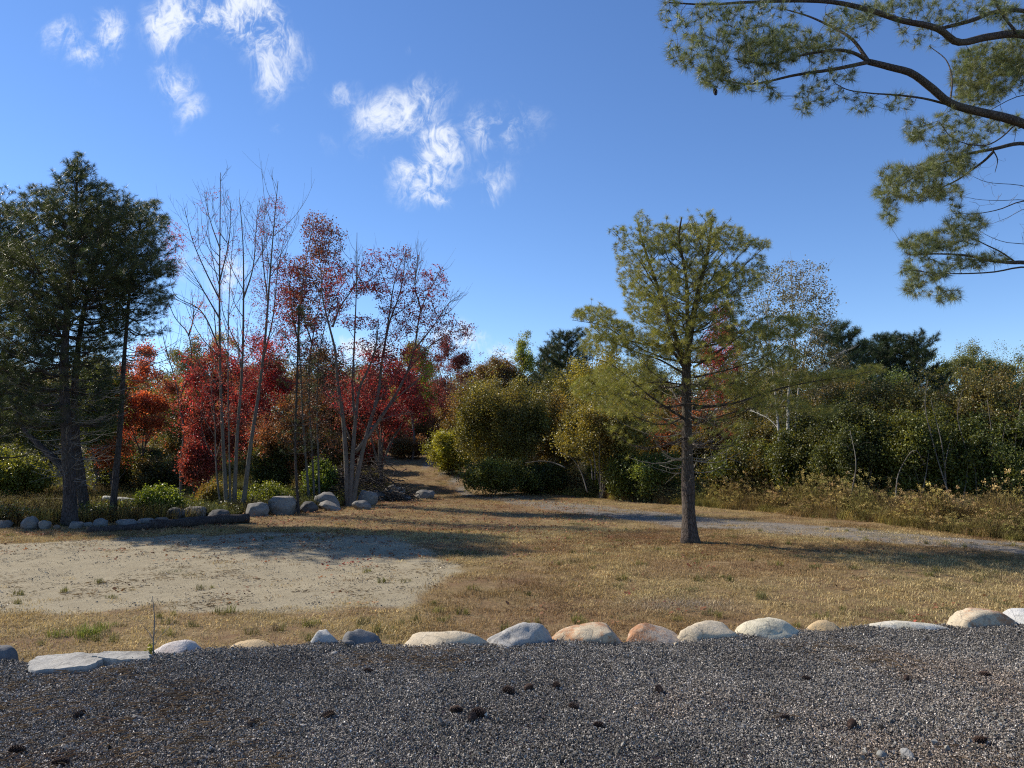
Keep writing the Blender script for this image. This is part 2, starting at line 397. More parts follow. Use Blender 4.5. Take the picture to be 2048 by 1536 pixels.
def bark(name, c1, c2, scale=8, stretch=.25, bump=.6, dark=.5, bands=False):
    m, t = new_mat(name); n = NT(t)
    tcx = n.n('ShaderNodeTexCoord').outputs['Object']
    mp = n.n('ShaderNodeMapping', {'Vector': tcx, 'Scale': (1, 1, stretch)}).outputs[0]
    a = n.noise(mp, scale, 6, .7, .3).outputs[0]; b = n.noise(tcx, 1.3, 3).outputs[0]
    vor = n.n('ShaderNodeTexVoronoi', {'Vector': mp, 'Scale': scale * 2.2}, feature='DISTANCE_TO_EDGE').outputs[0]
    cr = n.ramp(vor, [(0, (0, 0, 0)), (.12, (1, 1, 1))])
    col = n.mix(n.ramp(a, [(.3, (0, 0, 0)), (.7, (1, 1, 1))]), c4(c1), c4(c2))
    col = n.mix(n.math('MULTIPLY', n.math('SUBTRACT', 1., cr), dark), col, c4([x * .35 for x in c1]))
    col = n.mix(n.ramp(b, [(.45, (0, 0, 0)), (.7, (.5, .5, .5))]), col, c4([c2[0] * .8, c2[1] * .95, c2[2] * .75]))
    if bands:
        mb = n.n('ShaderNodeMapping', {'Vector': tcx, 'Scale': (3, 3, 14)}).outputs[0]
        bb = n.noise(mb, 1.2, 4, .7).outputs[0]
        col = n.mix(n.ramp(bb, [(.56, (0, 0, 0)), (.66, (.75, .75, .75))]), col, (.05, .045, .04, 1))
    h = n.math('ADD', a, n.math('MULTIPLY', cr, .5))
    bp = n.n('ShaderNodeBump', {'Strength': bump, 'Distance': .03, 'Height': h}).outputs[0]
    n.out(n.n('ShaderNodeBsdfPrincipled', {'Base Color': col, 'Roughness': .9, 'Specular IOR Level': .2, 'Normal': bp}).outputs[0])
    return m
B_pine = bark('pine_bark', (.065, .050, .042), (.14, .11, .092), 14, .22, .9, .8)
B_pine_dark = bark('dark_pine_bark', (.045, .038, .036), (.10, .082, .075), 12, .22, .9, .7)
B_grey = bark('grey_bark', (.085, .075, .066), (.185, .165, .145), 7, .35, .35, .3)
B_maple = bark('maple_bark', (.085, .07, .062), (.19, .16, .14), 8, .3, .45, .35)
B_birch = bark('birch_bark', (.28, .27, .25), (.45, .43, .40), 6, .8, .3, .1, True)
B_twig = bark('twig_bark', (.15, .13, .115), (.28, .25, .22), 9, .5, .3, .2)
B_shrub = bark('shrub_bark', (.09, .08, .07), (.18, .16, .14), 9, .5, .3, .2)
B_over = bark('limb_bark', (.06, .045, .038), (.15, .12, .105), 22, .4, .8, .6)
def granite(name, c1, c2, stain=None, dark=(.10, .10, .11), speck=90, sp_amt=.55, st_side=0):
    m, t = new_mat(name); n = NT(t)
    tcx = n.n('ShaderNodeTexCoord').outputs['Object']
    a = n.noise(tcx, 3.5, 5, .65, .5).outputs[0]; f = n.noise(tcx, speck, 3, .8).outputs[0]; g = n.noise(tcx, speck * .28, 4, .7).outputs[0]
    col = n.mix(n.ramp(a, [(.35, (0, 0, 0)), (.65, (1, 1, 1))]), c4(c1), c4(c2))
    col = n.mix(n.ramp(f, [(.56, (0, 0, 0)), (.66, (sp_amt,) * 3)]), col, c4(dark))
    col = n.mix(n.ramp(g, [(.55, (0, 0, 0)), (.75, (.5, .5, .5))]), col, c4([x * 1.25 for x in c2]))
    col = n.mix(n.ramp(g, [(.28, (.5, .5, .5)), (.42, (0, 0, 0))]), col, c4([x * .55 for x in c1]))
    if stain is not None:
        s = n.noise(tcx, 2.4, 3, .5, .2).outputs[0]
        sx = n.n('ShaderNodeSeparateXYZ', {0: tcx}).outputs[0]
        s = n.math('ADD', s, n.math('MULTIPLY', sx, st_side))
        s = n.math('ADD', s, n.math('MULTIPLY', n.math('SUBTRACT', g, .5), .5)); col = n.mix(n.ramp(s, [(.44, (0, 0, 0)), (.56, (.85, .85, .85))]), col, c4(stain))
    li = n.noise(tcx, 9, 5, .75, .6).outputs[0]; col = n.mix(n.ramp(li, [(.57, (0, 0, 0)), (.63, (.55, .55, .55))]), col, c4([.16, .155, .13]))
    ck = n.n('ShaderNodeTexVoronoi', {'Vector': n.n('ShaderNodeVectorMath', {0: tcx, 1: n.n('ShaderNodeVectorMath', {0: n.noise(tcx, 3, 3).outputs[1], 'Scale': .25}, operation='SCALE').outputs[0]}, operation='ADD').outputs[0], 'Scale': 1.7}, feature='DISTANCE_TO_EDGE').outputs[0]
    cm = n.ramp(ck, [(0, (.45, .45, .45)), (.014, (0, 0, 0))]); col = n.mix(cm, col, c4([x * .3 for x in c1]))
    h = n.math('SUBTRACT', n.math('ADD', n.noise(tcx, 11, 7, .75).outputs[0], n.math('MULTIPLY', f, .25)), n.math('MULTIPLY', cm, .3))
    bp = n.n('ShaderNodeBump', {'Strength': .55, 'Distance': .03, 'Height': h}).outputs[0]
    n.out(n.n('ShaderNodeBsdfPrincipled', {'Base Color': col, 'Roughness': .85, 'Specular IOR Level': .3, 'Normal': bp}).outputs[0])
    return m

# ground: masks carried on the mesh, colours by noise
m, t = new_mat('ground'); n = NT(t); pos = n.n('ShaderNodeTexCoord').outputs['Object']
def ga(nm): return n.n('ShaderNodeAttribute', attribute_name=nm).outputs['Fac']
n1 = n.noise(pos, .8, 6, .65).outputs[0]; n2 = n.noise(pos, 9, 6, .75).outputs[0]; n3 = n.noise(pos, 70, 4, .8).outputs[0]; n4 = n.noise(pos, 2.5, 5, .7, .4).outputs[0]
thatch = n.mix(n.ramp(n1, [(.38, (0, 0, 0)), (.62, (1, 1, 1))]), (.22, .16, .075, 1), (.17, .105, .06, 1))
thatch = n.mix(n.ramp(n4, [(.5, (0, 0, 0)), (.68, (.8, .8, .8))]), thatch, (.29, .215, .115, 1))
thatch = n.mix(n.ramp(n2, [(.45, (0, 0, 0)), (.7, (.55, .55, .55))]), thatch, (.085, .065, .035, 1))
sandc = n.mix(n.ramp(n4, [(.35, (0, 0, 0)), (.65, (1, 1, 1))]), (.27, .232, .155, 1), (.325, .285, .195, 1))
sandc = n.mix(n.ramp(n3, [(.5, (0, 0, 0)), (.72, (.7, .7, .7))]), sandc, (.14, .115, .08, 1))
sandc = n.mix(n.ramp(n2, [(.58, (0, 0, 0)), (.75, (.55, .55, .55))]), sandc, (.20, .165, .115, 1))
trackc = n.mix(n.ramp(n3, [(.4, (0, 0, 0)), (.65, (1, 1, 1))]), (.13, .115, .095, 1), (.25, .225, .19, 1))
trackc = n.mix(n.ramp(n4, [(.52, (0, 0, 0)), (.62, (.6, .6, .6))]), trackc, (.24, .19, .12, 1))
meadow = n.mix(n.ramp(n1, [(.38, (0, 0, 0)), (.6, (1, 1, 1))]), (.075, .07, .025, 1), (.12, .085, .035, 1))
def edge_mask(a, sharp=.25):
    return n.ramp(n.math('ADD', a, n.math('MULTIPLY', n.math('SUBTRACT', n2, .5), .7)), [(.5 - sharp, (0, 0, 0)), (.5 + sharp, (1, 1, 1))])
col = n.mix(edge_mask(ga('sand')), thatch, sandc)
col = n.mix(edge_mask(ga('meadow')), col, meadow)
col = n.mix(edge_mask(ga('track'), .2), col, trackc)
h = n.math('ADD', n.math('MULTIPLY', n2, 1.0), n.math('MULTIPLY', n3, .3))
bp = n.n('ShaderNodeBump', {'Strength': .7, 'Distance': .04, 'Height': h}).outputs[0]
n.out(n.n('ShaderNodeBsdfPrincipled', {'Base Color': col, 'Roughness': .95, 'Specular IOR Level': .1, 'Normal': bp}).outputs[0]); M_ground = m

m, t = new_mat('gravel_bed'); n = NT(t); pos = n.n('ShaderNodeTexCoord').outputs['Object']
a = n.noise(pos, 1.1, 5, .6).outputs[0]; b = n.n('ShaderNodeTexVoronoi', {'Vector': pos, 'Scale': 60.}).outputs['Color']
col = n.mix(n.ramp(a, [(.45, (0, 0, 0)), (.65, (1, 1, 1))]), (.05, .05, .053, 1), (.075, .06, .055, 1))
col = n.mix(.5, col, n.mix(1., col, b, 'MULTIPLY'))
bp = n.n('ShaderNodeBump', {'Strength': .8, 'Distance': .02, 'Height': n.noise(pos, 60, 5, .8).outputs[0]}).outputs[0]
n.out(n.n('ShaderNodeBsdfPrincipled', {'Base Color': col, 'Roughness': .9, 'Specular IOR Level': .2, 'Normal': bp}).outputs[0]); M_bed = m

# ------------------------------------------------------------------ ground sheet and gravel lot
def grid_mesh(name, xs, ys, zf, smooth=True):
    X, Y = np.meshgrid(xs, ys); Z = zf(X, Y); V = np.stack([X.ravel(), Y.ravel(), Z.ravel()], 1)
    nx, ny = len(xs), len(ys); i, j = np.meshgrid(np.arange(nx - 1), np.arange(ny - 1)); a = (j * nx + i).ravel()
    F = np.stack([a, a + 1, a + nx + 1, a + nx], 1).tolist()
    me = bpy.data.meshes.new(name); fill(me, V, F, smooth); return me, X.ravel(), Y.ravel()
def geo(a, b, n): return a * (b / a) ** (np.arange(n) / (n - 1))
xs = np.concatenate([-geo(18.5, 900, 30)[::-1], np.arange(-18, 16.01, .16), geo(16.5, 900, 30)])
ys = np.concatenate([np.array([-60, -20, 0]), np.arange(4, 36, .16), geo(36.5, 1500, 60)])
me, gx, gy = grid_mesh('ground', xs, ys, H)
for nm, arr in (('sand', sand_m(gx, gy)), ('track', sm(1.55, .95, track_d(gx, gy)) * sm(50, 40, gy) * .95),
                ('meadow', np.maximum(sm(30, 34, gy + .0 * gx), 0) )):
    pass
def beyond(x, y):
    """>0 beyond the far edge of the mown grass"""
    L = np.array([G(u, v)[:2] for u, v in [(2700, 1130), (2048, 1084), (1800, 1056), (1500, 1020), (1300, 1004), (1100, 991), (1040, 987)]])
    return y - np.interp(x, L[::-1, 0], L[::-1, 1])
_row = np.array([G(u, v)[:2] for u, v in [(-900, 1085), (-200, 1070), (100, 1058), (300, 1052), (480, 1040), (600, 1028), (700, 1016), (790, 1000), (870, 992)]] + [(-3.5, 42), (-6, 48), (-11, 60)])
def left_of_row(x, y):
    return y - np.interp(x, _row[:9, 0], _row[:9, 1])
def meadow_m(x, y):
    r = sm(-.2, 1.2, beyond(x, y)) * sm(1.5, 2.5, x)
    l = sm(.1, 1.0, left_of_row(x, y)) * sm(-2.2, -4.2, x)
    far = sm(38, 44, y)
    sd = x - np.interp(y, [26, 31, 38, 41, 47, 52, 66], [3, .3, -1.5, -2.6, -5.2, -8.4, -7])
    bank = np.where(sd > 0, sm(3.0, 1.8, track_d(x, y)), sm(5.5, 3.0, track_d(x, y))) * sm(30, 35, y) * sm(-7.5, -6.0, x + (y - 36) * .45)
    return np.clip(np.maximum(np.maximum(r * sm(-1, 2, x), l), far), 0, 1) * (1 - bank)
for nm, arr in (('sand', sand_m(gx, gy)), ('track', np.maximum(sm(1.6, .8, track_d(gx, gy)) * (.12 + .88 * sm(35, 28, gy)), .95 * np.exp(-((track_d(gx, gy) - .8) / .3) ** 2) * sm(30, 34, gy))), ('meadow', meadow_m(gx, gy))):
    a = me.attributes.new(nm, 'FLOAT', 'POINT'); a.data.foreach_set('value', arr.astype(np.float32))
obj('ground', me, M_ground, kind='structure', label='dry grass and bare sand ground running back to the trees')
xs = np.arange(-13, 14.01, .07); ty = np.concatenate([[-14, -6, 0], np.arange(2.6, 8.6, .07)])
def lotf(X, Y): return lotz(X, Y)
me, _, _ = grid_mesh('gravel_lot', xs, ty, lotf)
obj('gravel_lot', me, M_bed, kind='structure', label='dark grey crushed gravel surface in front of the boulders')

# loose gravel
GP = [gravel_proto(28, .075, .007, .018, 100 + k) for k in range(8)]
def region(n, x0, x1, y0, y1): return np.stack([RNG.uniform(x0, x1, n), RNG.uniform(y0, y1, n)], 1)
p = region(70000, -7.5, 8, 3.2, 7.6); e = edge(p[:, 0]); p = p[(p[:, 1] < e + .12) & (np.abs(p[:, 0]) < p[:, 1] * .72 + .8)]
z = lotz(p[:, 0], p[:, 1]); pts = np.column_stack([p, z])
col = palette(pts, [(.145, .132, .115), (.182, .168, .146), (.225, .208, .182), (.21, .168, .13)], 1.0, .2, .4)
scatter('gravel', GP, pts, rnd_rot(len(pts), .12), RNG.uniform(.7, 1.15, len(pts)), col, M_stone, kind='stuff', label='loose dark crushed stone covering the lot')
GB = [gravel_proto(5, .12, .022, .042, 140 + k) for k in range(4)]
p = region(2600, -7, 7.5, 3.2, 7.4); f = fbm2(p[:, 0], p[:, 1], .9, 3, 57); p = p[(p[:, 1] < edge(p[:, 0]) + .05) & (RNG.random(len(p)) < .12 + 1.1 * sm(.5, .66, f))]; pts = np.column_stack([p, lotz(p[:, 0], p[:, 1]) + .004])
scatter('coarse_stones', GB, pts, rnd_rot(len(pts), .12), RNG.uniform(.6, 1.2, len(pts)), palette(pts, [(.11, .104, .092), (.15, .143, .125), (.20, .19, .165)], 1.2, .25), M_stone, kind='stuff', label='coarser grey stones strewn among the fine crushed gravel')
# pine needles and straw bits fallen on the gravel
def straw_proto(n, rad, L, w, seed):
    r = np.random.default_rng(seed); m = MB()
    for i in range(n):
        a, b = r.uniform(0, 6.283, 2); q = rad * math.sqrt(r.random()); c = np.array([q * math.cos(a), q * math.sin(a), r.uniform(.004, .016)])
        d = np.array([math.cos(b), math.sin(b), r.normal(0, .12)]) * L * r.uniform(.4, 1.2) * .5; p_ = np.array([-d[1], d[0], 0]); p_ = p_ / np.linalg.norm(p_) * w * .5
        mid = c + [0, 0, L * .06]
        m.add([c - d, mid + p_, c + d, mid - p_], [(0, 1, 2), (0, 2, 3)], r.uniform(.6, 1.5))
    return m
SP = [straw_proto(9, .16, .10, .0022, 40 + k) for k in range(5)]
p = region(3000, -6.5, 7.5, 3.2, 7.2); f = fbm2(p[:, 0], p[:, 1], 1.1, 3, 22); p = p[(p[:, 1] < edge(p[:, 0]) - .1) & (f > .55)]
pts = np.column_stack([p, lotz(p[:, 0], p[:, 1]) + .012])
scatter('fallen_needles', SP, pts, rnd_rot(len(pts), .05), RNG.uniform(.7, 1.2, len(pts)), palette(pts, [(.13, .085, .055), (.22, .16, .10), (.10, .065, .05)], 2, .2), M_grass,
        kind='stuff', label='brown fallen pine needles strewn over the gravel')

# ------------------------------------------------------------------ grass
GD = [grass_proto(46, .20, .055, .006, 1.0, 200 + k) for k in range(6)]
p = np.concatenate([region(30000, -14, 14, 6.6, 20), region(17000, -16, 20, 20, 40), region(2500, -24, -14, 10, 24), region(6000, -14, 2, 36, 62)])
vis = (np.abs(p[:, 0]) < p[:, 1] * .72 + 1.5) | (p[:, 0] < -13); p = p[vis]
dens_ = (1 - sand_m(p[:, 0], p[:, 1]) * .985) * (1 - sm(1.6, .7, track_d(p[:, 0], p[:, 1])) * (.95 - .25 * sm(20, 30, p[:, 1]) - .4 * np.exp(-(track_d(p[:, 0], p[:, 1]) / .28) ** 2))) * (1 - meadow_m(p[:, 0], p[:, 1]))
thin = .45 + .8 * sm(.38, .6, fbm2(p[:, 0], p[:, 1], .7, 4, 12))
bare = np.exp(-(((p[:, 0] - G(930, 1185)[0]) / 1.0) ** 2 + ((p[:, 1] - G(930, 1185)[1]) / .7) ** 2))
p = p[(p[:, 1] > edge(p[:, 0]) + .75) & (RNG.random(len(p)) < dens_ * thin * (1 - .8 * bare))]
pts = np.column_stack([p, H(p[:, 0], p[:, 1])])
col = palette(pts, [(.19, .11, .055), (.31, .21, .095), (.44, .33, .15), (.51, .41, .21), (.28, .23, .10)], .45, .24, .42)
redz = sm(.52, .68, fbm2(p[:, 0], p[:, 1], .33, 3, 44))[:, None]; col = col * (1 - redz * .45) + np.array([.24, .135, .085]) * redz * .45
gz = (sm(.62, .75, fbm2(p[:, 0], p[:, 1], 1.7, 3, 31)) * (RNG.random(len(p)) < .35))[:, None]; col = col * (1 - gz) + np.array([.11, .12, .04]) * gz
strawm = np.exp(-(((p[:, 0] - G(1370, 1212)[0]) / .85) ** 2 + ((p[:, 1] - G(1370, 1212)[1]) / .35) ** 2) * 1.2)[:, None]; col = col * (1 - strawm) + np.array([.36, .30, .23]) * strawm
hs = .6 + .8 * fbm2(p[:, 0], p[:, 1], .9, 3, 3)
scatter('dry_grass', GD, pts, rnd_rot(len(pts), .1), np.stack([RNG.uniform(.8, 1.2, len(p))] * 2 + [hs * RNG.uniform(.7, 1.2, len(p))], 1), col, M_grass,
        kind='stuff', label='short dry golden brown grass covering the open field')
# green tufts standing in lawn and sand
TP = [grass_proto(34, .07, .13, .006, .7, 300 + k) for k in range(4)]
tz = [(165, 1270), (190, 1280), (235, 1280), (448, 1225), (337, 1268), (250, 1250), (335, 1245), (450, 1228), (600, 1248), (630, 1246), (780, 1262), (820, 1246), (735, 1252), (885, 1245),
      (115, 1178), (190, 1160), (228, 1190), (32, 1200), (410, 1172), (742, 1142), (760, 1170), (805, 1172), (540, 1080), (890, 1240), (1060, 1245), (930, 1228), (1360, 1240), (1240, 1180), (1165, 1240), (1080, 1100),
      (1320, 1105), (1180, 1105), (1705, 1165), (1450, 1165), (1400, 1170), (1850, 1120), (1965, 1165), (50, 1180), (640, 1085), (730, 1245), (1010, 1262), (760, 1265), (620, 1280), (90, 1290), (560, 1262), (505, 1270)]
pts = np.array([G(u, v) for u, v in tz]); ex = region(170, -12, 12, 8, 20); ex = ex[sand_m(ex[:, 0], ex[:, 1]) < .3]; pts = np.vstack([pts, np.column_stack([ex, ex[:, 0] * 0])]); pts[:, 2] = H(pts[:, 0], pts[:, 1])
pts = np.concatenate([pts + np.column_stack([RNG.normal(0, .05, (len(pts), 2)), np.zeros(len(pts))]) for _ in range(2)])
scatter('grass_tufts', TP, pts, rnd_rot(len(pts), .1), RNG.uniform(.45, 1.1, len(pts)), palette(pts, [(.09, .10, .035), (.16, .15, .05), (.20, .20, .05), (.20, .15, .08)], 3, .2), M_grass,
        kind='stuff', label='scattered small olive green grass tufts in the dry field and sand')
# yellow-green tuft near slab
pts = G(165, 1268) + RNG.normal(0, .09, (8, 3)) * [1.6, 1, 0]; pts[:, 2] = H(pts[:, 0], pts[:, 1])
scatter('grass_clump', TP, pts, rnd_rot(8, .1), RNG.uniform(.8, 1.3, 8), np.tile([.22, .26, .05], (8, 1)), M_grass, kind='stuff', label='bright yellow-green grass clump behind the pale flat slabs')
# brown needle litter under the lone pine
b_ = G(1381, 1090); p = b_[:2] + RNG.normal(0, 1, (900, 2)) * [1.3, .9]; pts = np.column_stack([p, H(p[:, 0], p[:, 1]) + .01])
scatter('needle_litter', [straw_proto(12, .14, .10, .004, 60 + k) for k in range(3)], pts, rnd_rot(len(pts), .05), RNG.uniform(.7, 1.2, len(pts)), palette(pts, [(.22, .12, .07), (.34, .22, .12), (.16, .09, .06)], 2, .2), M_grass, kind='stuff', label='brown fallen needles on the grass around the foot of the lone pine')
# pebbles, litter on sand
PP = [gravel_proto(16, .22, .012, .03, 400 + k) for k in range(4)]
p = region(2200, -14, 1, 8.5, 20); p = p[(sand_m(p[:, 0], p[:, 1]) > .5)]
tp = [G(u, v)[:2] for u, v in [(0, 0)]]; q = region(9000, -4, 14, 12, 42); q = q[track_d(q[:, 0], q[:, 1]) < 1.25]
p = np.vstack([p, q]); pts = np.column_stack([p, H(p[:, 0], p[:, 1])])
scatter('pebbles', PP, pts, rnd_rot(len(pts), .1), RNG.uniform(.6, 1.3, len(pts)), palette(pts, [(.26, .22, .16), (.33, .28, .20), (.20, .17, .125)], 1, .25), M_stone,
        kind='stuff', label='small pale pebbles on the bare sand and the gravel track')
p = region(2600, -13, 1, 8.5, 21); f = fbm2(p[:, 0], p[:, 1] * 2.2, 1.0, 4, 71); p = p[(sand_m(p[:, 0], p[:, 1]) > .2) & (f > .555)]
pts = np.column_stack([p, H(p[:, 0], p[:, 1])])
scatter('ground_litter', SP, pts, rnd_rot(len(pts), .05), RNG.uniform(.7, 1.5, len(pts)), palette(pts, [(.17, .12, .07), (.28, .2, .11), (.12, .09, .06)], 2, .25), M_grass,
        kind='stuff', label='thin dead grass bits lying on the bare sand')

# leaf and cluster pieces shared by the trees
def flat_leaves(n, rad, size, seed):
    r = np.random.default_rng(seed); m = MB()
    for i in range(n):
        a, b = r.uniform(0, 6.283, 2); q = rad * math.sqrt(r.random()); c = np.array([q * math.cos(a), q * math.sin(a), r.uniform(.008, .035)]); d = np.array([math.cos(b), math.sin(b), r.normal(0, .3)]) * size * r.uniform(.6, 1.2)
        w = np.array([-d[1], d[0], r.normal(0, .02)]) * .45; m.add([c, c + d * .5 + w, c + d, c + d * .5 - w], [(0, 1, 2), (0, 2, 3)], r.uniform(.6, 1.4))
    return m
FLP = [flat_leaves(9, .3, .055, 700 + k) for k in range(4)]
p = np.concatenate([region(2600, -12, 3, 14, 34), region(500, -6, 8, 9, 20)]); w_ = np.exp(-((p[:, 0] + 4) ** 2 / 60 + (p[:, 1] - 24) ** 2 / 60)); p = p[RNG.random(len(p)) < .12 + w_ * .8]; pts = np.column_stack([p, H(p[:, 0], p[:, 1]) + .012])
scatter('fallen_leaves', FLP, pts, rnd_rot(len(pts), .05), RNG.uniform(.7, 1.2, len(pts)), palette(pts, [(.22, .05, .035), (.18, .08, .045), (.26, .13, .06), (.12, .06, .04)], 1, .3), M_grass, kind='stuff', label='red and brown fallen leaves scattered on the grass below the maples')
LP = [leaf_proto(22, .26, .072, .8, k) for k in range(6)]
LPS = [leaf_proto(12, .19, .070, .8, 20 + k) for k in range(6)]          # sparse
LPF = [leaf_proto(36, .44, .105, .8, 40 + k) for k in range(6)]         # far
NP = [tuft_proto(34, .105, .0042, k, 1.75, .03) for k in range(5)]
NPF = [tuft_proto(44, .26, .013, 10 + k, 1.5, .2) for k in range(5)]
NPN = [tuft_proto(48, .105, .0027, 30 + k, 1.35, .02) for k in range(6)]    # near

def curve(pts, n):
    """smooth resample through the points"""
    pts = np.asarray(pts, float); m = len(pts)
    if m < 3: 
        t = np.linspace(0, 1, n)[:, None]; return pts[0] * (1 - t) + pts[-1] * t
    h = np.linalg.norm(np.diff(pts, axis=0), axis=1) ** .75 + 1e-6; k = np.concatenate([[0], np.cumsum(h)])
    dl = np.diff(pts, axis=0) / h[:, None]; tg = np.empty_like(pts); tg[0] = dl[0]; tg[-1] = dl[-1]
    tg[1:-1] = (dl[:-1] * h[1:, None] + dl[1:] * h[:-1, None]) / (h[:-1] + h[1:])[:, None]
    u = np.linspace(0, k[-1], n); i = np.clip(np.searchsorted(k, u, side='right') - 1, 0, m - 2); t = ((u - k[i]) / h[i])[:, None]; H_ = h[i][:, None]
    return (2 * t ** 3 - 3 * t * t + 1) * pts[i] + (t ** 3 - 2 * t * t + t) * H_ * tg[i] + (3 * t * t - 2 * t ** 3) * pts[i + 1] + (t ** 3 - t * t) * H_ * tg[i + 1]

def grow(limbs, targets, r0=.018, r1=.003, up=.5, jit=.12, seg=3, wander=None):
    """join every target to the nearest part of the skeleton with a bent twig"""
    nodes = np.concatenate([l[0] for l in limbs]); nr = np.concatenate([l[1] for l in limbs])
    cap = len(nodes) + len(targets) * 3; N = np.empty((cap, 3)); RR = np.empty(cap); k = len(nodes); N[:k] = nodes; RR[:k] = nr
    d0 = np.array([np.min(((nodes - t) ** 2).sum(1)) for t in targets]); order = np.argsort(d0); m = MB(); dirs = np.zeros((len(targets), 3))
    for ti in order:
        t = targets[ti]; dlt = t - N[:k]; dist = np.sqrt((dlt ** 2).sum(1)); cost = dist + up * np.maximum(0, -dlt[:, 2] + .25 * dist)
        j = int(np.argmin(cost)); a = N[j]; L = dist[j]
        if L < 1e-3: L = 1e-3
        side = RNG.normal(0, jit, 3) * L; m1 = a + (t - a) * .35 + side + [0, 0, .05 * L]; m2 = a + (t - a) * .7 + side * .8
        pts = np.array([a, m1, m2, t]); ra = min(RR[j] * .7, r1 + r0 * L); rad = np.array([ra, ra * .8, ra * .55 + r1 * .3, r1 * .8])
        m.tube(pts, rad, seg, False)
        N[k], N[k + 1], N[k + 2] = m1, m2, t; RR[k], RR[k + 1], RR[k + 2] = rad[1], rad[2], max(rad[3], r1); k += 3
        dirs[ti] = t - m2
    return m, dirs

def shift(m, org):
    m.V = [v - org for v in m.V]; return m
def limb_pts(ctrl, r_a, r_b, n=14, pw=1.0, wob=.0):
    c = curve(ctrl, n); L = np.linalg.norm(c[-1] - c[0])
    if wob: c = c + (np.stack([fbm(np.column_stack([np.arange(n) * .5, np.zeros(n) + RNG.uniform(0, 50), np.zeros(n) + k * 9]), 2) for k in range(3)], 1) - .5) * wob * L * np.linspace(0, 1, n)[:, None]
    t = np.linspace(0, 1, n) ** pw
    return c, r_a * (1 - t) + r_b * t

def ell_targets(ells, hollow=.3):
    """ells: (centre, radii xyz, count)"""
    o = []
    for c, r, cnt in ells:
        v = RNG.normal(0, 1, (cnt, 3)); v /= np.linalg.norm(v, axis=1)[:, None]; rr = (hollow + (1 - hollow) * RNG.random(cnt)) ** .6
        o.append(np.asarray(c) + v * rr[:, None] * np.asarray(r))
    return np.concatenate(o)

def bush(name, label, cat, base, h, rx, ry, cols, nt=700, stems=6, low=.12, wood=None, protos=None, mat=None, lobes=9, r=.03, group=None, gaps=.15, offc=0, spread=.5, lsc=(.8, 1.25), var=.2, sq=None, trunk=None):
    """a rounded tree or shrub: stems, twigs, leaves; origin at its base"""
    base = np.array([base[0], base[1], base[2]], float); o = thing(name, label, cat, base, group)
    L = []; top = []; sq = sq or (.55 if trunk else 1.5)
    cz = h * (low + 1) / 2; rz = h * (1 - low) / 2
    lobes = int(lobes * 4.5); lf = []
    for k in range(lobes):
        v = RNG.normal(0, 1, 3); v /= np.linalg.norm(v); v[2] = v[2] * .9 + .12; q = RNG.uniform(.09, .27); f = (1.05 - q) * RNG.uniform(.35, 1.08) ** .7
        c = np.array([v[0] * rx * f, v[1] * ry * f, cz + v[2] * rz * f]); top.append(c)
        L.append((c, (rx * q, ry * q, rz * q * sq), int(nt / lobes * (q / .165) ** 1.7) + 2)); lf += [math.exp(RNG.normal(0, .22))] * L[-1][2]
    L.append(((0, 0, cz), (rx * .85, ry * .85, rz * .9), int(nt * .22))); lf += [1.] * L[-1][2]
    T = ell_targets(L, .15)
    T = np.concatenate([T, ell_targets([((0, 0, cz + .1 * rz), (rx * 1.12, ry * 1.12, rz * 1.08), int(nt * .05))], .7)]); lf = np.array(lf + [1.] * int(nt * .05))
    n0 = fbm(T * (2.2 / max(rx, .5)) + offc, 2); ok = (n0 > gaps + .2) & (T[:, 2] > low * h * .5); T = T[ok]; lf = lf[ok]
    limbs = []; mt = MB()
    if trunk:                                  # one trunk carrying the stems
        th = h * trunk; c, rr = limb_pts([(0, 0, -.15), (RNG.normal(0, .1), RNG.normal(0, .1), th * .5), (0, 0, th)], r * 2.1, r * 1.3, 8)
        mt.tube(c, rr, 8, True, .25); limbs.append((c, rr)); start = (0, 0, th * .9)
    for k in range(stems):
        e = top[k % len(top)] + RNG.normal(0, .12, 3) * rx; e[2] = min(e[2] * 1.05, h * .93)
        a = k * 6.283 / stems + RNG.uniform(-.4, .4); s0 = np.array(start) if trunk else np.array([math.cos(a) * r * 3, math.sin(a) * r * 3, -.1])
        c, rr = limb_pts([s0, s0 * .5 + e * np.array([spread * .7, spread * .7, .5]), e], r, r * .2, 12, 1, .12)
        mt.tube(c, rr, 5); limbs.append((c, rr))
    tw, dirs = grow(limbs, T, .009, .003)
    w = wood or B_shrub
    obj('trunk' if trunk else 'stem', mt.mesh('trunk'), w, o); obj('branches', tw.mesh('branches'), w, o, kind='stuff')
    n_ = len(T)
    scatter('crown', protos or LP, T, rnd_rot(n_, .5), RNG.uniform(lsc[0], lsc[1], n_), palette(T, cols, 1.6 / max(rx, .5), var, .45, offc) * lf[:, None] * ((1.62, 1.62, 1.15) if mat is None else (1.2, 1.2, 1.1)), mat or M_leaf, o, kind='stuff')
    return o

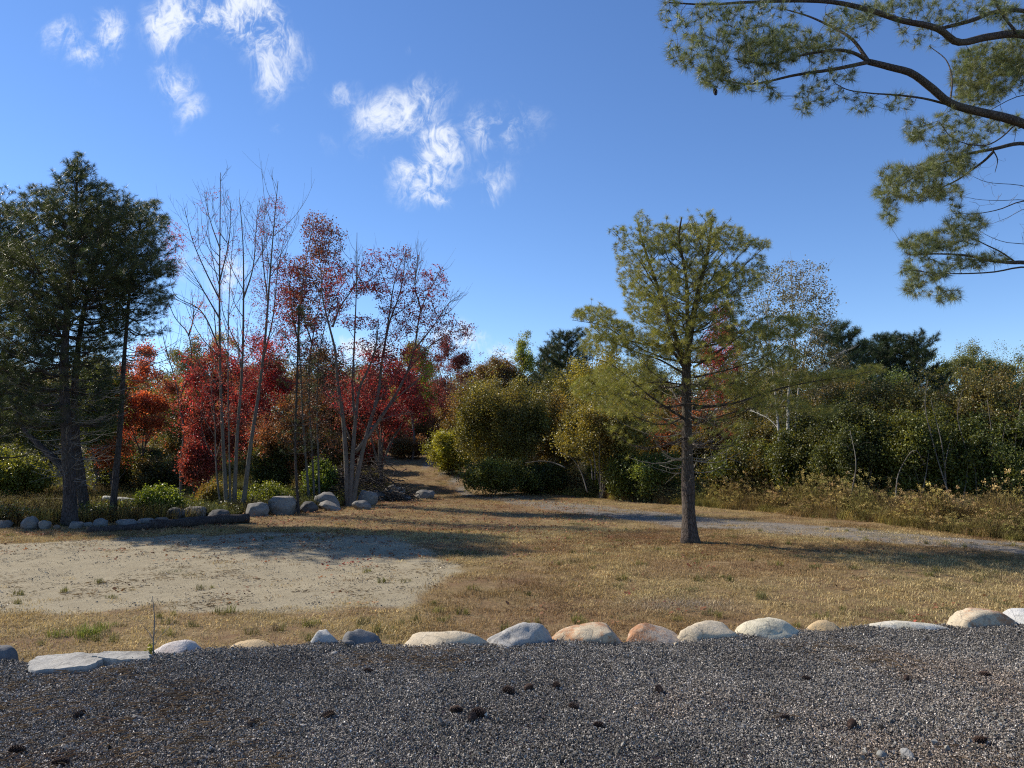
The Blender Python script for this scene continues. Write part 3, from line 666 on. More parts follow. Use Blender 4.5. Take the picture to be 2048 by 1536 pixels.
# ------------------------------------------------------------------ pines
def pine(name, label, trunks, env, z0, z1, cols, base, wood=B_pine, spacing=.42, nb=5, dead=(0, 0), protos=None, tuft_sp=.13, ele=(.15, .75), size=1., sec_sp=.2, group=None, bare_from=.3, sparse=1., limb_r=.024, twig_w=.004, stubs=True, fl=.3, tw_seg=3, fe=None):
    """trunks: list of (polyline world, r0, r1, seg); env(z, az)->reach from the axis"""
    base = np.asarray(base, float); o = thing(name, label, 'tree', base, group); fl = .55 if trunks[0][3] > 20 else fl
    ax = []
    for (pl, ra, rb, sg_) in trunks:
        n_ = 26; c = curve(pl, n_); t = np.linspace(0, 1, n_); rr = ra * (1 - t) + rb * t
        z_ = c[:, 2] - c[0, 2]; rr = rr * (1 + .5 * np.exp(-z_ / .16) + .12 * np.exp(-z_ / .8)) * (1 + .05 * np.sin(np.arange(n_) * 1.7))
        m = MB(); m.tube(c, rr, sg_, True, fl); obj('trunk', shift(m, base).mesh('trunk'), wood, o); ax.append((c, rr))
    tw = MB(); T, D = [], []; dd = MB(); LB_ = []
    for ti, (c, rr) in enumerate(ax):
        ks = 1 if ti == 0 else .62
        lo = max(z0, c[0, 2] + .3); z = lo
        while z < min(z1, c[-1, 2] - .05):
            i = int(np.argmin(np.abs(c[:, 2] - z))); fr = (z - z0) / (z1 - z0 + 1e-6)
            a0 = RNG.uniform(0, 6.283); nbb = nb if ti == 0 else max(3, nb - 2)
            for b in range(nbb if RNG.random() < .8 else nbb - 1):
                az = a0 + b * 6.283 / nbb + RNG.normal(0, .25); reach = env(z, az) * RNG.uniform(.72, 1.08) * ks
                if reach < .12: continue
                el = ele[0] + (ele[1] - ele[0]) * fr ** .8 + RNG.normal(0, .09)
                d = np.array([math.cos(az), math.sin(az), 0]); n_ = 9; s = np.linspace(0, 1, n_)
                zz = reach * (math.tan(el) * s - .16 * np.sin(s * math.pi) * (1 - fr) + .10 * s ** 3)
                p0 = np.array([np.interp(z, c[:, 2], c[:, 0]), np.interp(z, c[:, 2], c[:, 1]), z])
                side = np.array([-d[1], d[0], 0]); bend = RNG.normal(0, .07) * reach
                B = p0 + d * (reach * s)[:, None] + side * (bend * s * s)[:, None]; B[:, 2] += zz
                B += RNG.normal(0, .012, B.shape) * reach * s[:, None]
                r_ = np.interp(s, [0, 1], [min(limb_r * (.5 + .35 * reach), rr[i] * .5), .004])
                m = MB(); m.tube(B, r_, 5); LB_.append((B, r_))
                obj('limb', shift(m, base).mesh('limb'), wood, o)
                # side shoots in a flat fan
                k = RNG.uniform(.0, .1) + .12 ; sgn = 1
                while k < .98:
                    ln = (reach * (.50 - .12 * fr) * (1 - k) ** .7 + .14) * RNG.uniform(.7, 1.15) * min(1, .35 + k * 1.8)
                    j = k * (n_ - 1); q = int(j); pb = B[q] * (1 - j + q) + B[min(q + 1, n_ - 1)] * (j - q); tan = B[min(q + 1, n_ - 1)] - B[q]; tan /= np.linalg.norm(tan)
                    sd = np.cross(tan, [0, 0, 1]) * sgn; dr = tan * RNG.uniform(.6, 1.) + sd * RNG.uniform(.6, 1.) + np.array([0, 0, RNG.normal(.14, .22)]); dr /= np.linalg.norm(dr)
                    e = pb + dr * ln; mid = pb + dr * ln * .5 - np.array([0, 0, ln * .06]); e2 = e + np.array([0, 0, ln * .12])
                    tw.tube([pb, mid, e2], [twig_w * 1.8, twig_w * 1.2, twig_w * .6], tw_seg, False)
                    leafed = (k > bare_from * (1.25 - fr)) and RNG.random() < sparse
                    if leafed:
                        nn = max(2, int(ln / tuft_sp))
                        T.append(e2); D.append(dr * .9 + [0, 0, .3])
                        for g in range(nn):
                            u = RNG.uniform(.15, 1.); pp = pb + (e2 - pb) * u
                            off = RNG.normal(0, .5, 3); off[2] += .2; dt = dr * .8 + off; dt /= np.linalg.norm(dt)
                            o2 = pp + dt * RNG.uniform(.04, min(.42, .10 + ln * .5)); T.append(o2); D.append(dt)
                            if g % 3 == 0: tw.tube([pp, o2], [twig_w, twig_w * .5], 3, False)
                    sgn = -sgn; k += sec_sp / reach * RNG.uniform(.6, 1.3)
                if reach > .15: T.append(B[-1]); D.append(B[-1] - B[-2] + [0, 0, .05])
            z += spacing * RNG.uniform(.6, 1.25) * (1.1 - .35 * fr)
        T.append(c[-1]); D.append([0, 0, 1.])
    # dead lower branches
    if dead[1] > dead[0]:
        c, rr = ax[0]
        for b in range(int((dead[1] - dead[0]) * 24)):
            z = RNG.uniform(*dead); az = RNG.uniform(0, 6.283); fr = (z - dead[0]) / (dead[1] - dead[0]); reach = RNG.uniform(.5, 2.0) * (.5 + .6 * fr)
            d = np.array([math.cos(az), math.sin(az), RNG.normal(.12, .15)]); p0 = np.array([np.interp(z, c[:, 2], c[:, 0]), np.interp(z, c[:, 2], c[:, 1]), z])
            s = np.linspace(0, 1, 6)[:, None]; side = np.array([-d[1], d[0], 0]); B = p0 + d * reach * s + side * RNG.normal(0, .12) * reach * s ** 2 + [0, 0, 1] * (-.12 * reach * np.sin(s * 3.14) + .05 * s)
            dd.tube(B, np.linspace(.013, .0035, 6), 4)
            for q in range(RNG.integers(2, 7)):
                i = RNG.integers(1, 6); dr = (B[i] - B[i - 1]); dr /= np.linalg.norm(dr); dr = dr + RNG.normal(0, .5, 3); ln = reach * RNG.uniform(.15, .4)
                dd.tube([B[i], B[i] + dr * ln * .5, B[i] + dr * ln + [0, 0, RNG.normal(0, .05)]], [.005, .004, .002], 3, False)
        obj('dead_branches', shift(dd, base).mesh('dead_branches'), B_twig, o, kind='stuff', label='bare grey dead lower branches')
    obj('twigs', shift(tw, base).mesh('twigs'), wood, o, kind='stuff')
    if fe is not None:
        dF, LF, FF = fe; lim = []
        for (pp, ra, da, db) in LF:
            q_ = len(pp); cc = curve([P(u, v, dF + da + (db - da) * i / (q_ - 1)) for i, (u, v) in enumerate(pp)], 6 + 4 * q_); rr = np.linspace(ra, .004, len(cc)); m = MB(); m.tube(cc, rr, 6)
            obj('limb', shift(m, base).mesh('limb'), wood, o); lim.append((cc, rr))
        TF = np.array([P(u + ru * s_ * math.cos(a_), v + rv * s_ * math.sin(a_), dF + RNG.normal(0, ds_)) for (u, v, ru, rv, cnt, ds_) in FF for a_, s_ in zip(RNG.uniform(0, 6.283, cnt), RNG.random(cnt) ** .5)])
        if lim: nodes_ = lim + [(B_[0], B_[1]) for B_ in LB_]
        else: nodes_ = LB_
        twf, df = grow(nodes_, TF, .010, .0028, .35, .14); obj('shoots', shift(twf, base).mesh('shoots'), wood, o, kind='stuff')
        T += list(TF); D += list(df / (np.linalg.norm(df, axis=1)[:, None] + 1e-9) + [0, 0, .4])
    T, D = np.array(T), np.array(D); n_ = len(T)
    scatter('needles', protos or NP, T, dir_rot(D) + RNG.normal(0, .15, (n_, 3)), RNG.uniform(.8, 1.2, n_) * size, palette(T, cols, .9, .2, .5), M_needle, o, org=base, kind='stuff')
    return o, n_
GREEN = [(.12, .145, .042), (.20, .21, .05), (.29, .27, .06), (.16, .18, .048)]
DARKG = [(.028, .042, .020), (.042, .060, .024), (.085, .095, .032), (.034, .052, .024)]
def envf(zl, left, zr, right, depth=.9):
    """reach to the left (-x) and right (+x) by height"""
    def f(z, az):
        l, r_ = np.interp(z, zl, left), np.interp(z, zr, right); c = math.cos(az)
        side = r_ if c > 0 else l; mean = (l + r_) / 2 * depth
        return side * abs(c) ** 1.5 + mean * (1 - abs(c) ** 1.5)
    return f
def pl(px_, d, dy=None): return [P(u, v, d + (dy[i] if dy else 0)) for i, (u, v) in enumerate(px_)]

# the lone pine
b = G(1381, 1090); b[2] = Hs(b[0], b[1]) - .03; D0 = b[1]; k = D0 / 1536
def zpx(v, d): return P(1024, v, d)[2]
tr1 = [b - [0, 0, .1]] + pl([(1377, 1010), (1375, 900), (1373, 800), (1374, 720), (1385, 640), (1402, 560), (1418, 490), (1424, 432)], D0)
tr2 = pl([(1374, 735), (1360, 690), (1338, 620), (1312, 540), (1292, 470), (1284, 428)], D0)
tr2 = [np.array(tr2[0])] + [np.array(q) + [0, .12 * i, 0] for i, q in enumerate(tr2[1:], 1)]
tr3 = [np.array(q) + [0, -.14 * i, 0] for i, q in enumerate(pl([(1374, 725), (1372, 650), (1366, 560), (1350, 480), (1352, 450)], D0))]
Z = lambda v: zpx(v, D0)
ev = envf([Z(880), Z(800), Z(740), Z(690), Z(650), Z(600), Z(560), Z(510), Z(470), Z(440)], [1.5, 2.1, 2.2, 1.9, 1.5, 1.2, 1.1, .7, .4, .2],
          [Z(880), Z(820), Z(790), Z(750), Z(700), Z(650), Z(600), Z(550), Z(500), Z(450)], [1.5, 2.2, 2.6, 2.0, 1.6, 1.3, 1.2, 1.0, .6, .2])
LFL = [([(1372, 742), (1340, 700), (1258, 681), (1208, 652), (1144, 640)], .034, 0, -.3), ([(1373, 750), (1320, 720), (1262, 700), (1200, 668), (1165, 625)], .026, 0, .6), ([(1366, 836), (1305, 796), (1258, 757), (1226, 731), (1180, 715)], .028, 0, -.7), ([(1372, 860), (1310, 830), (1250, 800), (1190, 790)], .02, 0, .9),
       ([(1345, 650), (1311, 576), (1276, 517), (1226, 462)], .022, 0, -.2), ([(1372, 640), (1320, 600), (1270, 560), (1238, 520)], .02, 0, .7), ([(1387, 735), (1452, 693), (1510, 649), (1540, 628)], .028, 0, .3), ([(1388, 755), (1463, 737), (1534, 711), (1600, 660)], .024, 0, -.6), ([(1385, 817), (1460, 808), (1557, 778), (1627, 763), (1700, 752), (1775, 735)], .032, 0, -.4),
       ([(1385, 850), (1480, 822), (1560, 812), (1650, 830)], .018, 0, .7), ([(1395, 600), (1450, 570), (1500, 520), (1540, 485)], .022, 0, .3), ([(1405, 550), (1450, 500), (1470, 465)], .016, 0, -.4), ([(1390, 650), (1450, 610), (1510, 590)], .02, 0, -.7), ([(1360, 560), (1330, 500), (1325, 450)], .014, 0, .4), ([(1376, 770), (1300, 765), (1230, 790)], .018, 0, -1.2), ([(1384, 780), (1470, 770), (1540, 750)], .018, 0, 1.2)]
FFL = [(1285, 442, 16, 24, 24, .2), (1268, 500, 42, 34, 80, .4), (1238, 462, 20, 10, 14, .2), (1325, 478, 40, 30, 120, .5), (1395, 478, 48, 34, 150, .6), (1421, 436, 10, 16, 18, .15), (1460, 480, 44, 30, 120, .5), (1520, 488, 24, 12, 28, .2), (1518, 540, 20, 36, 40, .4), (1475, 560, 45, 36, 140, .7), (1400, 560, 64, 46, 260, .8), (1310, 560, 52, 46, 180, .8), (1252, 550, 20, 42, 46, .4),
       (1285, 612, 36, 34, 90, .7), (1350, 640, 66, 38, 200, .9), (1440, 615, 50, 30, 120, .8), (1190, 628, 42, 16, 80, .5), (1155, 630, 14, 10, 14, .2), (1225, 662, 56, 22, 150, .7), (1290, 690, 66, 26, 190, .9), (1195, 690, 40, 22, 70, .7), (1370, 702, 60, 26, 120, 1.), (1480, 668, 66, 28, 170, .9), (1560, 655, 55, 26, 120, .7), (1605, 640, 36, 16, 46, .5), (1530, 715, 80, 26, 170, 1.),
       (1260, 750, 78, 34, 190, 1.1), (1195, 775, 56, 26, 90, .8), (1250, 812, 60, 22, 90, .9), (1480, 768, 80, 24, 130, 1.1), (1600, 758, 60, 18, 90, .7), (1685, 752, 50, 12, 60, .5), (1745, 738, 30, 9, 30, .3), (1560, 808, 60, 18, 70, .8), (1640, 822, 44, 12, 36, .6), (1320, 850, 50, 16, 30, 1.), (1450, 850, 60, 16, 30, 1.)]
pine('pine_tree', 'lone white pine with a forked crown and thick bare trunk standing in the dry grass', [(tr1, .155, .02, 24), (tr2, .07, .015, 8), (tr3, .06, .015, 8)], ev, Z(870), Z(470), GREEN, b,
     spacing=.42, nb=5, dead=(Z(970), Z(770)), tuft_sp=.16, ele=(-.03, .80), sec_sp=.18, bare_from=.34, limb_r=.018, fe=(D0, LFL, [(a_, b_, c_, d_, int(e_ * 2.3), f_) for a_, b_, c_, d_, e_, f_ in FFL]))

# left pines
def left_pine(u, v, ctrl, r0, env_, z0v, z1v, label, cols=DARKG, dy=0., **kw):
    b = G(u, v); b[2] = Hs(b[0], b[1]); d = b[1]; c = [b - [0, 0, .15]] + [P(x, y, d + dy * i) for i, (x, y) in enumerate(ctrl)]
    kk = d / 1536; zs = [zpx(y, d) for y, _, _ in env_]; order = np.argsort(zs); zs = np.array(zs)[order]
    l = np.array([a * kk for _, a, _ in env_])[order]; r_ = np.array([q * kk for _, _, q in env_])[order]
    f_ = kw.pop('fe_', None)
    if f_: kw['fe'] = (d, [], f_)
    return pine('pine_tree', label, [(c, r0, .02, 12)] + kw.pop('extra', lambda d: [])(d), envf(zs, l, zs, r_), zpx(z0v, d), zpx(z1v, d), cols, b, B_pine_dark, **kw)
left_pine(140, 1056, [(139, 960), (132, 850), (128, 740), (136, 600), (150, 450), (155, 318)], .17,
          [(860, 130, 90), (760, 165, 120), (650, 190, 150), (560, 180, 150), (500, 130, 120), (440, 75, 85), (390, 38, 44), (340, 16, 18), (315, 6, 6)], 840, 330,
          'tall dark pine with a straight trunk, front one of the two trunks standing close together', nb=6, spacing=.38, tuft_sp=.085, size=1.4, dead=(.6, 3.6), bare_from=.3, ele=(.0, .6), limb_r=.03, sec_sp=.14,
          fe_=[(155, 318, 10, 16, 30, .2), (152, 350, 24, 18, 70, .3), (68, 378, 12, 12, 26, .2), (95, 392, 26, 18, 70, .4), (205, 385, 36, 20, 110, .5), (60, 428, 50, 22, 130, .8), (255, 418, 46, 22, 140, .6), (310, 408, 16, 10, 34, .2), (318, 450, 24, 24, 80, .5), (328, 540, 28, 18, 90, .5), (318, 600, 30, 22, 70, .6), (150, 430, 70, 40, 260, .8), (100, 520, 90, 50, 300, 1.), (220, 520, 70, 50, 240, 1.), (60, 620, 80, 40, 200, 1.), (290, 500, 40, 40, 140, .7)], extra=lambda d: [([P(136, 945, d), P(95, 905, d + .3), P(50, 860, d + .6), (P(20, 790, d + .9)), P(8, 700, d + 1.)], .09, .02, 8)])
left_pine(172, 1040, [(162, 960), (152, 880), (150, 760), (168, 620), (200, 500), (225, 430)], .15,
          [(700, 70, 120), (600, 90, 140), (520, 80, 125), (470, 60, 105), (430, 20, 50)], 720, 440,
          'dark pine with a flared base, rear one of the two trunks standing close together', nb=6, spacing=.34, tuft_sp=.085, size=1.4, dead=(.8, 3.8), ele=(.1, .6), limb_r=.028, sec_sp=.14)
left_pine(223, 1042, [(232, 950), (240, 860), (248, 720), (258, 600), (270, 500), (285, 430)], .095,
          [(640, 70, 90), (560, 60, 85), (500, 50, 70), (450, 30, 45), (425, 14, 24)], 655, 440,
          'slender leaning dark pine with its needles only near the top', nb=5, spacing=.30, tuft_sp=.07, size=1.25, dead=(3.2, 4.6), ele=(.0, .6), limb_r=.024, sec_sp=.12)
left_pine(-60, 1040, [(-50, 900), (-40, 760), (-30, 620), (-20, 500), (-5, 425)], .16,
          [(880, 120, 130), (750, 150, 160), (600, 140, 150), (520, 120, 110), (440, 50, 60), (415, 12, 14)], 900, 430,
          'broad dark pine cut off by the edge of the view, outermost of the pines', nb=7, spacing=.36, tuft_sp=.085, size=1.5, ele=(.05, .65), limb_r=.03, sec_sp=.15)
left_pine(598, 1031, [(593, 960), (590, 880), (593, 790), (596, 690), (598, 610)], .045,
          [(900, 30, 34), (800, 42, 52), (720, 48, 55), (660, 30, 35), (610, 8, 8)], 905, 615,
          'thin young pine with a black stem and sparse whorls beside the round grey boulder', cols=[(.05, .07, .03), (.075, .09, .035)], nb=4, spacing=.36, tuft_sp=.10, sparse=.7, ele=(.0, .45), limb_r=.016, sec_sp=.16)

# ------------------------------------------------------------------ overhanging pine close on the right
o = thing('pine_tree', 'large near pine reaching in overhead with long curved limbs against the sky', 'tree', (8.6, 9.0, 0), None)
org = np.array([8.6, 9.0, 0.]); DN = 8.0
mt = MB(); c = curve([(8.6, 9, -.4), (8.5, 9, 2.5), (8.65, 9.05, 5.5), (8.5, 9, 8.6), (8.6, 9.1, 12)], 22); mt.tube(c, np.linspace(.34, .12, 22) * (1 + .3 * np.exp(-np.arange(22) / 1.2)), 16, True, .3)
obj('trunk', shift(mt, org).mesh('trunk'), B_over, o)
def jn(z): return np.array([8.55, 9.0, z])
LB = [  # px polyline, r0, r1, depth offsets start/end, joined to trunk
    ([(2048, 69), (1975, 74), (1914, 84), (1877, 58), (1800, 40), (1738, 20), (1665, 4), (1505, 4), (1410, 9), (1337, 5)], .050, .006, .5, -1.2, 5.2),
    ([(2048, 22), (1990, 24), (1940, 42), (1877, 58)], .026, .020, .8, .15, 5.9),
    ([(2035, 68), (2005, 30), (1985, -5), (1960, -60)], .018, .010, .4, .3, None),
    ([(2048, 248), (2016, 237), (1957, 223), (1899, 205), (1862, 175), (1822, 146), (1782, 135), (1738, 124)], .052, .030, -.2, -.6, 3.9),
    ([(1738, 124), (1702, 77), (1665, 55), (1618, 33), (1556, 15)], .020, .006, -.6, -.2, None),
    ([(1738, 124), (1665, 139), (1592, 150), (1500, 168), (1440, 160)], .022, .005, -.6, -1.1, None),
    ([(1738, 124), (1712, 108), (1680, 100), (1636, 104), (1592, 113), (1537, 128), (1470, 118)], .020, .005, -.6, -.9, None),
    ([(1892, 208), (1848, 197), (1793, 190), (1738, 186), (1694, 179), (1672, 168)], .013, .004, -.3, -.8, None),
    ([(1900, 205), (1904, 160), (1892, 120), (1858, 92)], .011, .004, -.3, 0., None),
    ([(2048, 287), (1987, 298), (1932, 309), (1910, 318), (1864, 334), (1831, 353), (1796, 375)], .030, .005, .5, -.2, 3.6),
    ([(1987, 303), (1970, 320), (1940, 342), (1916, 359), (1875, 378), (1831, 391)], .016, .004, .2, .5, None),
    ([(2030, 250), (2000, 277), (1973, 290), (1932, 287), (1902, 274), (1880, 246)], .009, .003, -.1, -.5, None),
    ([(2048, 525), (2022, 525), (1973, 520), (1940, 512), (1891, 508), (1815, 509)], .034, .005, .2, -.2, 2.6),
    ([(2048, 534), (1987, 544), (1891, 547), (1842, 543), (1801, 535)], .014, .004, -.2, -.5, 2.4),
    ([(2028, 522), (2000, 503), (1973, 490), (1932, 470), (1902, 451)], .010, .003, .2, .4, None),
    ([(2048, 402), (1998, 419), (1954, 427), (1908, 427)], .012, .003, .5, .2, 3.3),
    ([(2048, 372), (1973, 364), (1946, 353)], .008, .002, .5, .3, 3.4),
    ([(2048, 400), (2000, 401), (1958, 399), (1925, 393)], .007, .002, .6, .5, 3.3),
    ([(2048, 488), (2009, 484), (1973, 470), (1950, 455)], .009, .002, .4, .6, 2.9),
    ([(2048, 418), (2014, 436), (1985, 447)], .007, .002, .6, .7, 3.3),
    ([(2048, 190), (1990, 215), (1940, 250)], .010, .003, .9, .9, 4.4),
    ([(2048, 128), (1975, 150), (1930, 170), (1900, 172)], .012, .004, 1.0, 1.3, 4.8),
    ([(1985, 298), (1995, 320), (1990, 345)], .008, .003, .2, .3, None)]
limbs = []; bare = []
for i, (pp, ra, rb, da, db, jz) in enumerate(LB):
    n_ = len(pp); ctrl = [P(u, v, DN + da + (db - da) * j / (n_ - 1)) for j, (u, v) in enumerate(pp)]
    if jz is not None: ctrl = [jn(jz)] + ctrl
    cc = curve(ctrl, 8 + 5 * n_); rr = np.linspace(ra * (1.25 if jz else 1), rb, len(cc)); m = MB(); m.tube(cc, rr, 8 if ra > .02 else 5, True, .2 if ra > .02 else 0)
    obj('limb', shift(m, org).mesh('limb'), B_over, o)
    (bare if i in (15, 16, 17, 18, 19) else limbs).append((cc[len(cc) // 6 if jz else 0:], rr[len(cc) // 6 if jz else 0:]))
FE = [  # foliage masses: u,v,ru,rv,depth off,count
    (1345, 30, 26, 34, -1.1, 14), (1375, 60, 30, 22, -1.1, 12), (1352, 100, 14, 40, -1.1, 10), (1410, 110, 50, 40, -1.0, 55), (1430, 150, 36, 28, -1., 48), (1495, 70, 60, 36, -.9, 70), (1530, 115, 60, 36, -.9, 95), (1590, 85, 60, 36, -.7, 70),
    (1500, 170, 55, 14, -1., 26), (1540, 20, 70, 18, -.9, 22), (1430, 25, 50, 20, -1., 30), (1650, 100, 50, 30, -.6, 45), (1700, 45, 50, 36, -.4, 40), (1750, 25, 60, 26, -.2, 30), (1640, 190, 50, 24, -.8, 28), (1545, 190, 16, 8, -1., 5),
    (1610, 215, 22, 14, -.8, 7), (1720, 205, 30, 20, -.6, 12), (1800, 205, 34, 18, -.5, 14), (1660, 150, 60, 16, -.7, 20), (1850, 60, 60, 40, .3, 32), (1930, 20, 80, 30, .4, 50), (1990, 120, 60, 36, .9, 130), (2030, 110, 36, 44, 1., 100), (1935, 150, 36, 50, 1.2, 130), (1960, 190, 50, 22, 1.2, 80), (2010, 160, 50, 30, 1.1, 90), (2030, 40, 30, 30, .8, 40), (1800, 10, 60, 18, .2, 30),
    (1920, 235, 50, 20, -.1, 30), (1990, 245, 60, 22, .3, 40), (1830, 260, 22, 26, .0, 26), (1870, 270, 50, 24, 0., 32), (1930, 285, 50, 26, .2, 48), (1900, 330, 50, 24, 0., 80), (1850, 350, 44, 26, -.1, 70), (1790, 350, 30, 22, -.2, 34), (1775, 385, 26, 22, -.2, 34), (1840, 385, 54, 18, .4, 60),
    (1890, 385, 36, 18, .5, 36), (1780, 425, 18, 26, -.2, 22), (1910, 415, 14, 8, .3, 5), (1930, 450, 44, 24, .2, 54), (1900, 480, 60, 22, .1, 64), (1840, 490, 40, 22, -.1, 62), (1850, 540, 50, 26, -.2, 66), (1930, 525, 50, 16, 0., 38), (1990, 515, 34, 10, .1, 18), (1830, 575, 24, 18, -.3, 20), (1890, 590, 34, 16, -.2, 26), (1990, 20, 40, 20, .6, 20)]
T = []
for (u, v, ru, rv, dz, cnt) in FE:
    for q in range(int(cnt * 1.5)):
        a = RNG.uniform(0, 6.283); s = math.sqrt(RNG.random()); T.append(P(u + ru * s * math.cos(a), v + rv * s * math.sin(a), DN + dz + RNG.normal(0, .28)))
T = np.array(T); tw, dirs = grow(limbs, T, .011, .0022, .1, .16)
bt = []
for cc, rr in bare:
    for q in range(16): bt.append(cc[RNG.integers(len(cc) // 3, len(cc))] + RNG.normal(0, .14, 3) + [0, 0, .05])
tw2, _ = grow(bare, np.array(bt), .008, .0018, .0, .2)
obj('twigs', shift(tw, org).mesh('twigs'), B_over, o, kind='stuff'); obj('bare_twigs', shift(tw2, org).mesh('bare_twigs'), B_twig, o, kind='stuff', label='leafless grey twigs')
d_ = dirs / (np.linalg.norm(dirs, axis=1)[:, None] + 1e-9) + RNG.normal(0, .25, dirs.shape)
scatter('needles', NPN, T, dir_rot(d_), RNG.uniform(.75, 1.15, len(T)), palette(T, [(.085, .115, .055), (.13, .155, .065), (.19, .20, .085), (.12, .15, .08)], 1.6, .2, .6), M_needle, o, org=org, kind='stuff')
# hanging cones
def cone_mesh(L=.11, R0=.028, rows=11, per=8, seed=0):
    r = np.random.default_rng(seed); m = MB(); k = 0
    m.tube([(0, 0, 0), (0, 0, L * .5), (0, 0, L)], [R0 * .4, R0 * .5, R0 * .12], 6)
    for i in range(rows):
        t = (i + .5) / rows; z = L * t; rad = R0 * (math.sin(math.pi * (t * .8 + .12)) ** .7)
        for j in range(per):
            a = (j + .5 * (i % 2)) * 6.283 / per + r.normal(0, .05); d = np.array([math.cos(a), math.sin(a), 0]); s = np.array([-d[1], d[0], 0]); w = R0 * .40
            i0 = d * rad * .35 + [0, 0, z]; e = d * rad * 1.25 + [0, 0, z + L * .05]
            m.add([i0 - s * w * .4, i0 + s * w * .4, e + s * w * .6, e - s * w * .6, e + [0, 0, L * .025] - s * w * .4, e + [0, 0, L * .025] + s * w * .4, i0 + [0, 0, L * .03]],
                  [(0, 1, 2, 3), (3, 2, 5, 4), (4, 5, 6), (0, 3, 4, 6), (1, 6, 5, 2)], 1)
    return m
m_, t_ = new_mat('pine_cone'); n = NT(t_); pz = n.n('ShaderNodeTexCoord').outputs['Object']
cc_ = n.mix(n.ramp(n.noise(pz, 60, 3).outputs[0], [(.4, (0, 0, 0)), (.65, (1, 1, 1))]), (.030, .016, .011, 1), (.10, .055, .035, 1))
n.out(n.n('ShaderNodeBsdfPrincipled', {'Base Color': cc_, 'Roughness': .8}).outputs[0]); M_cone = m_
CM = [cone_mesh(seed=k).mesh('cone', False) for k in range(3)]
for q in CM: q.materials.append(M_cone)
for (u, v) in [(1429, 176)]:
    h_ = obj('cone', CM[0], None, o); h_.location = P(u, v, 7.0) - org + [0, 0, .0]; h_.rotation_euler = (math.pi - .2, .15, u); h_.scale = (.6,) * 3

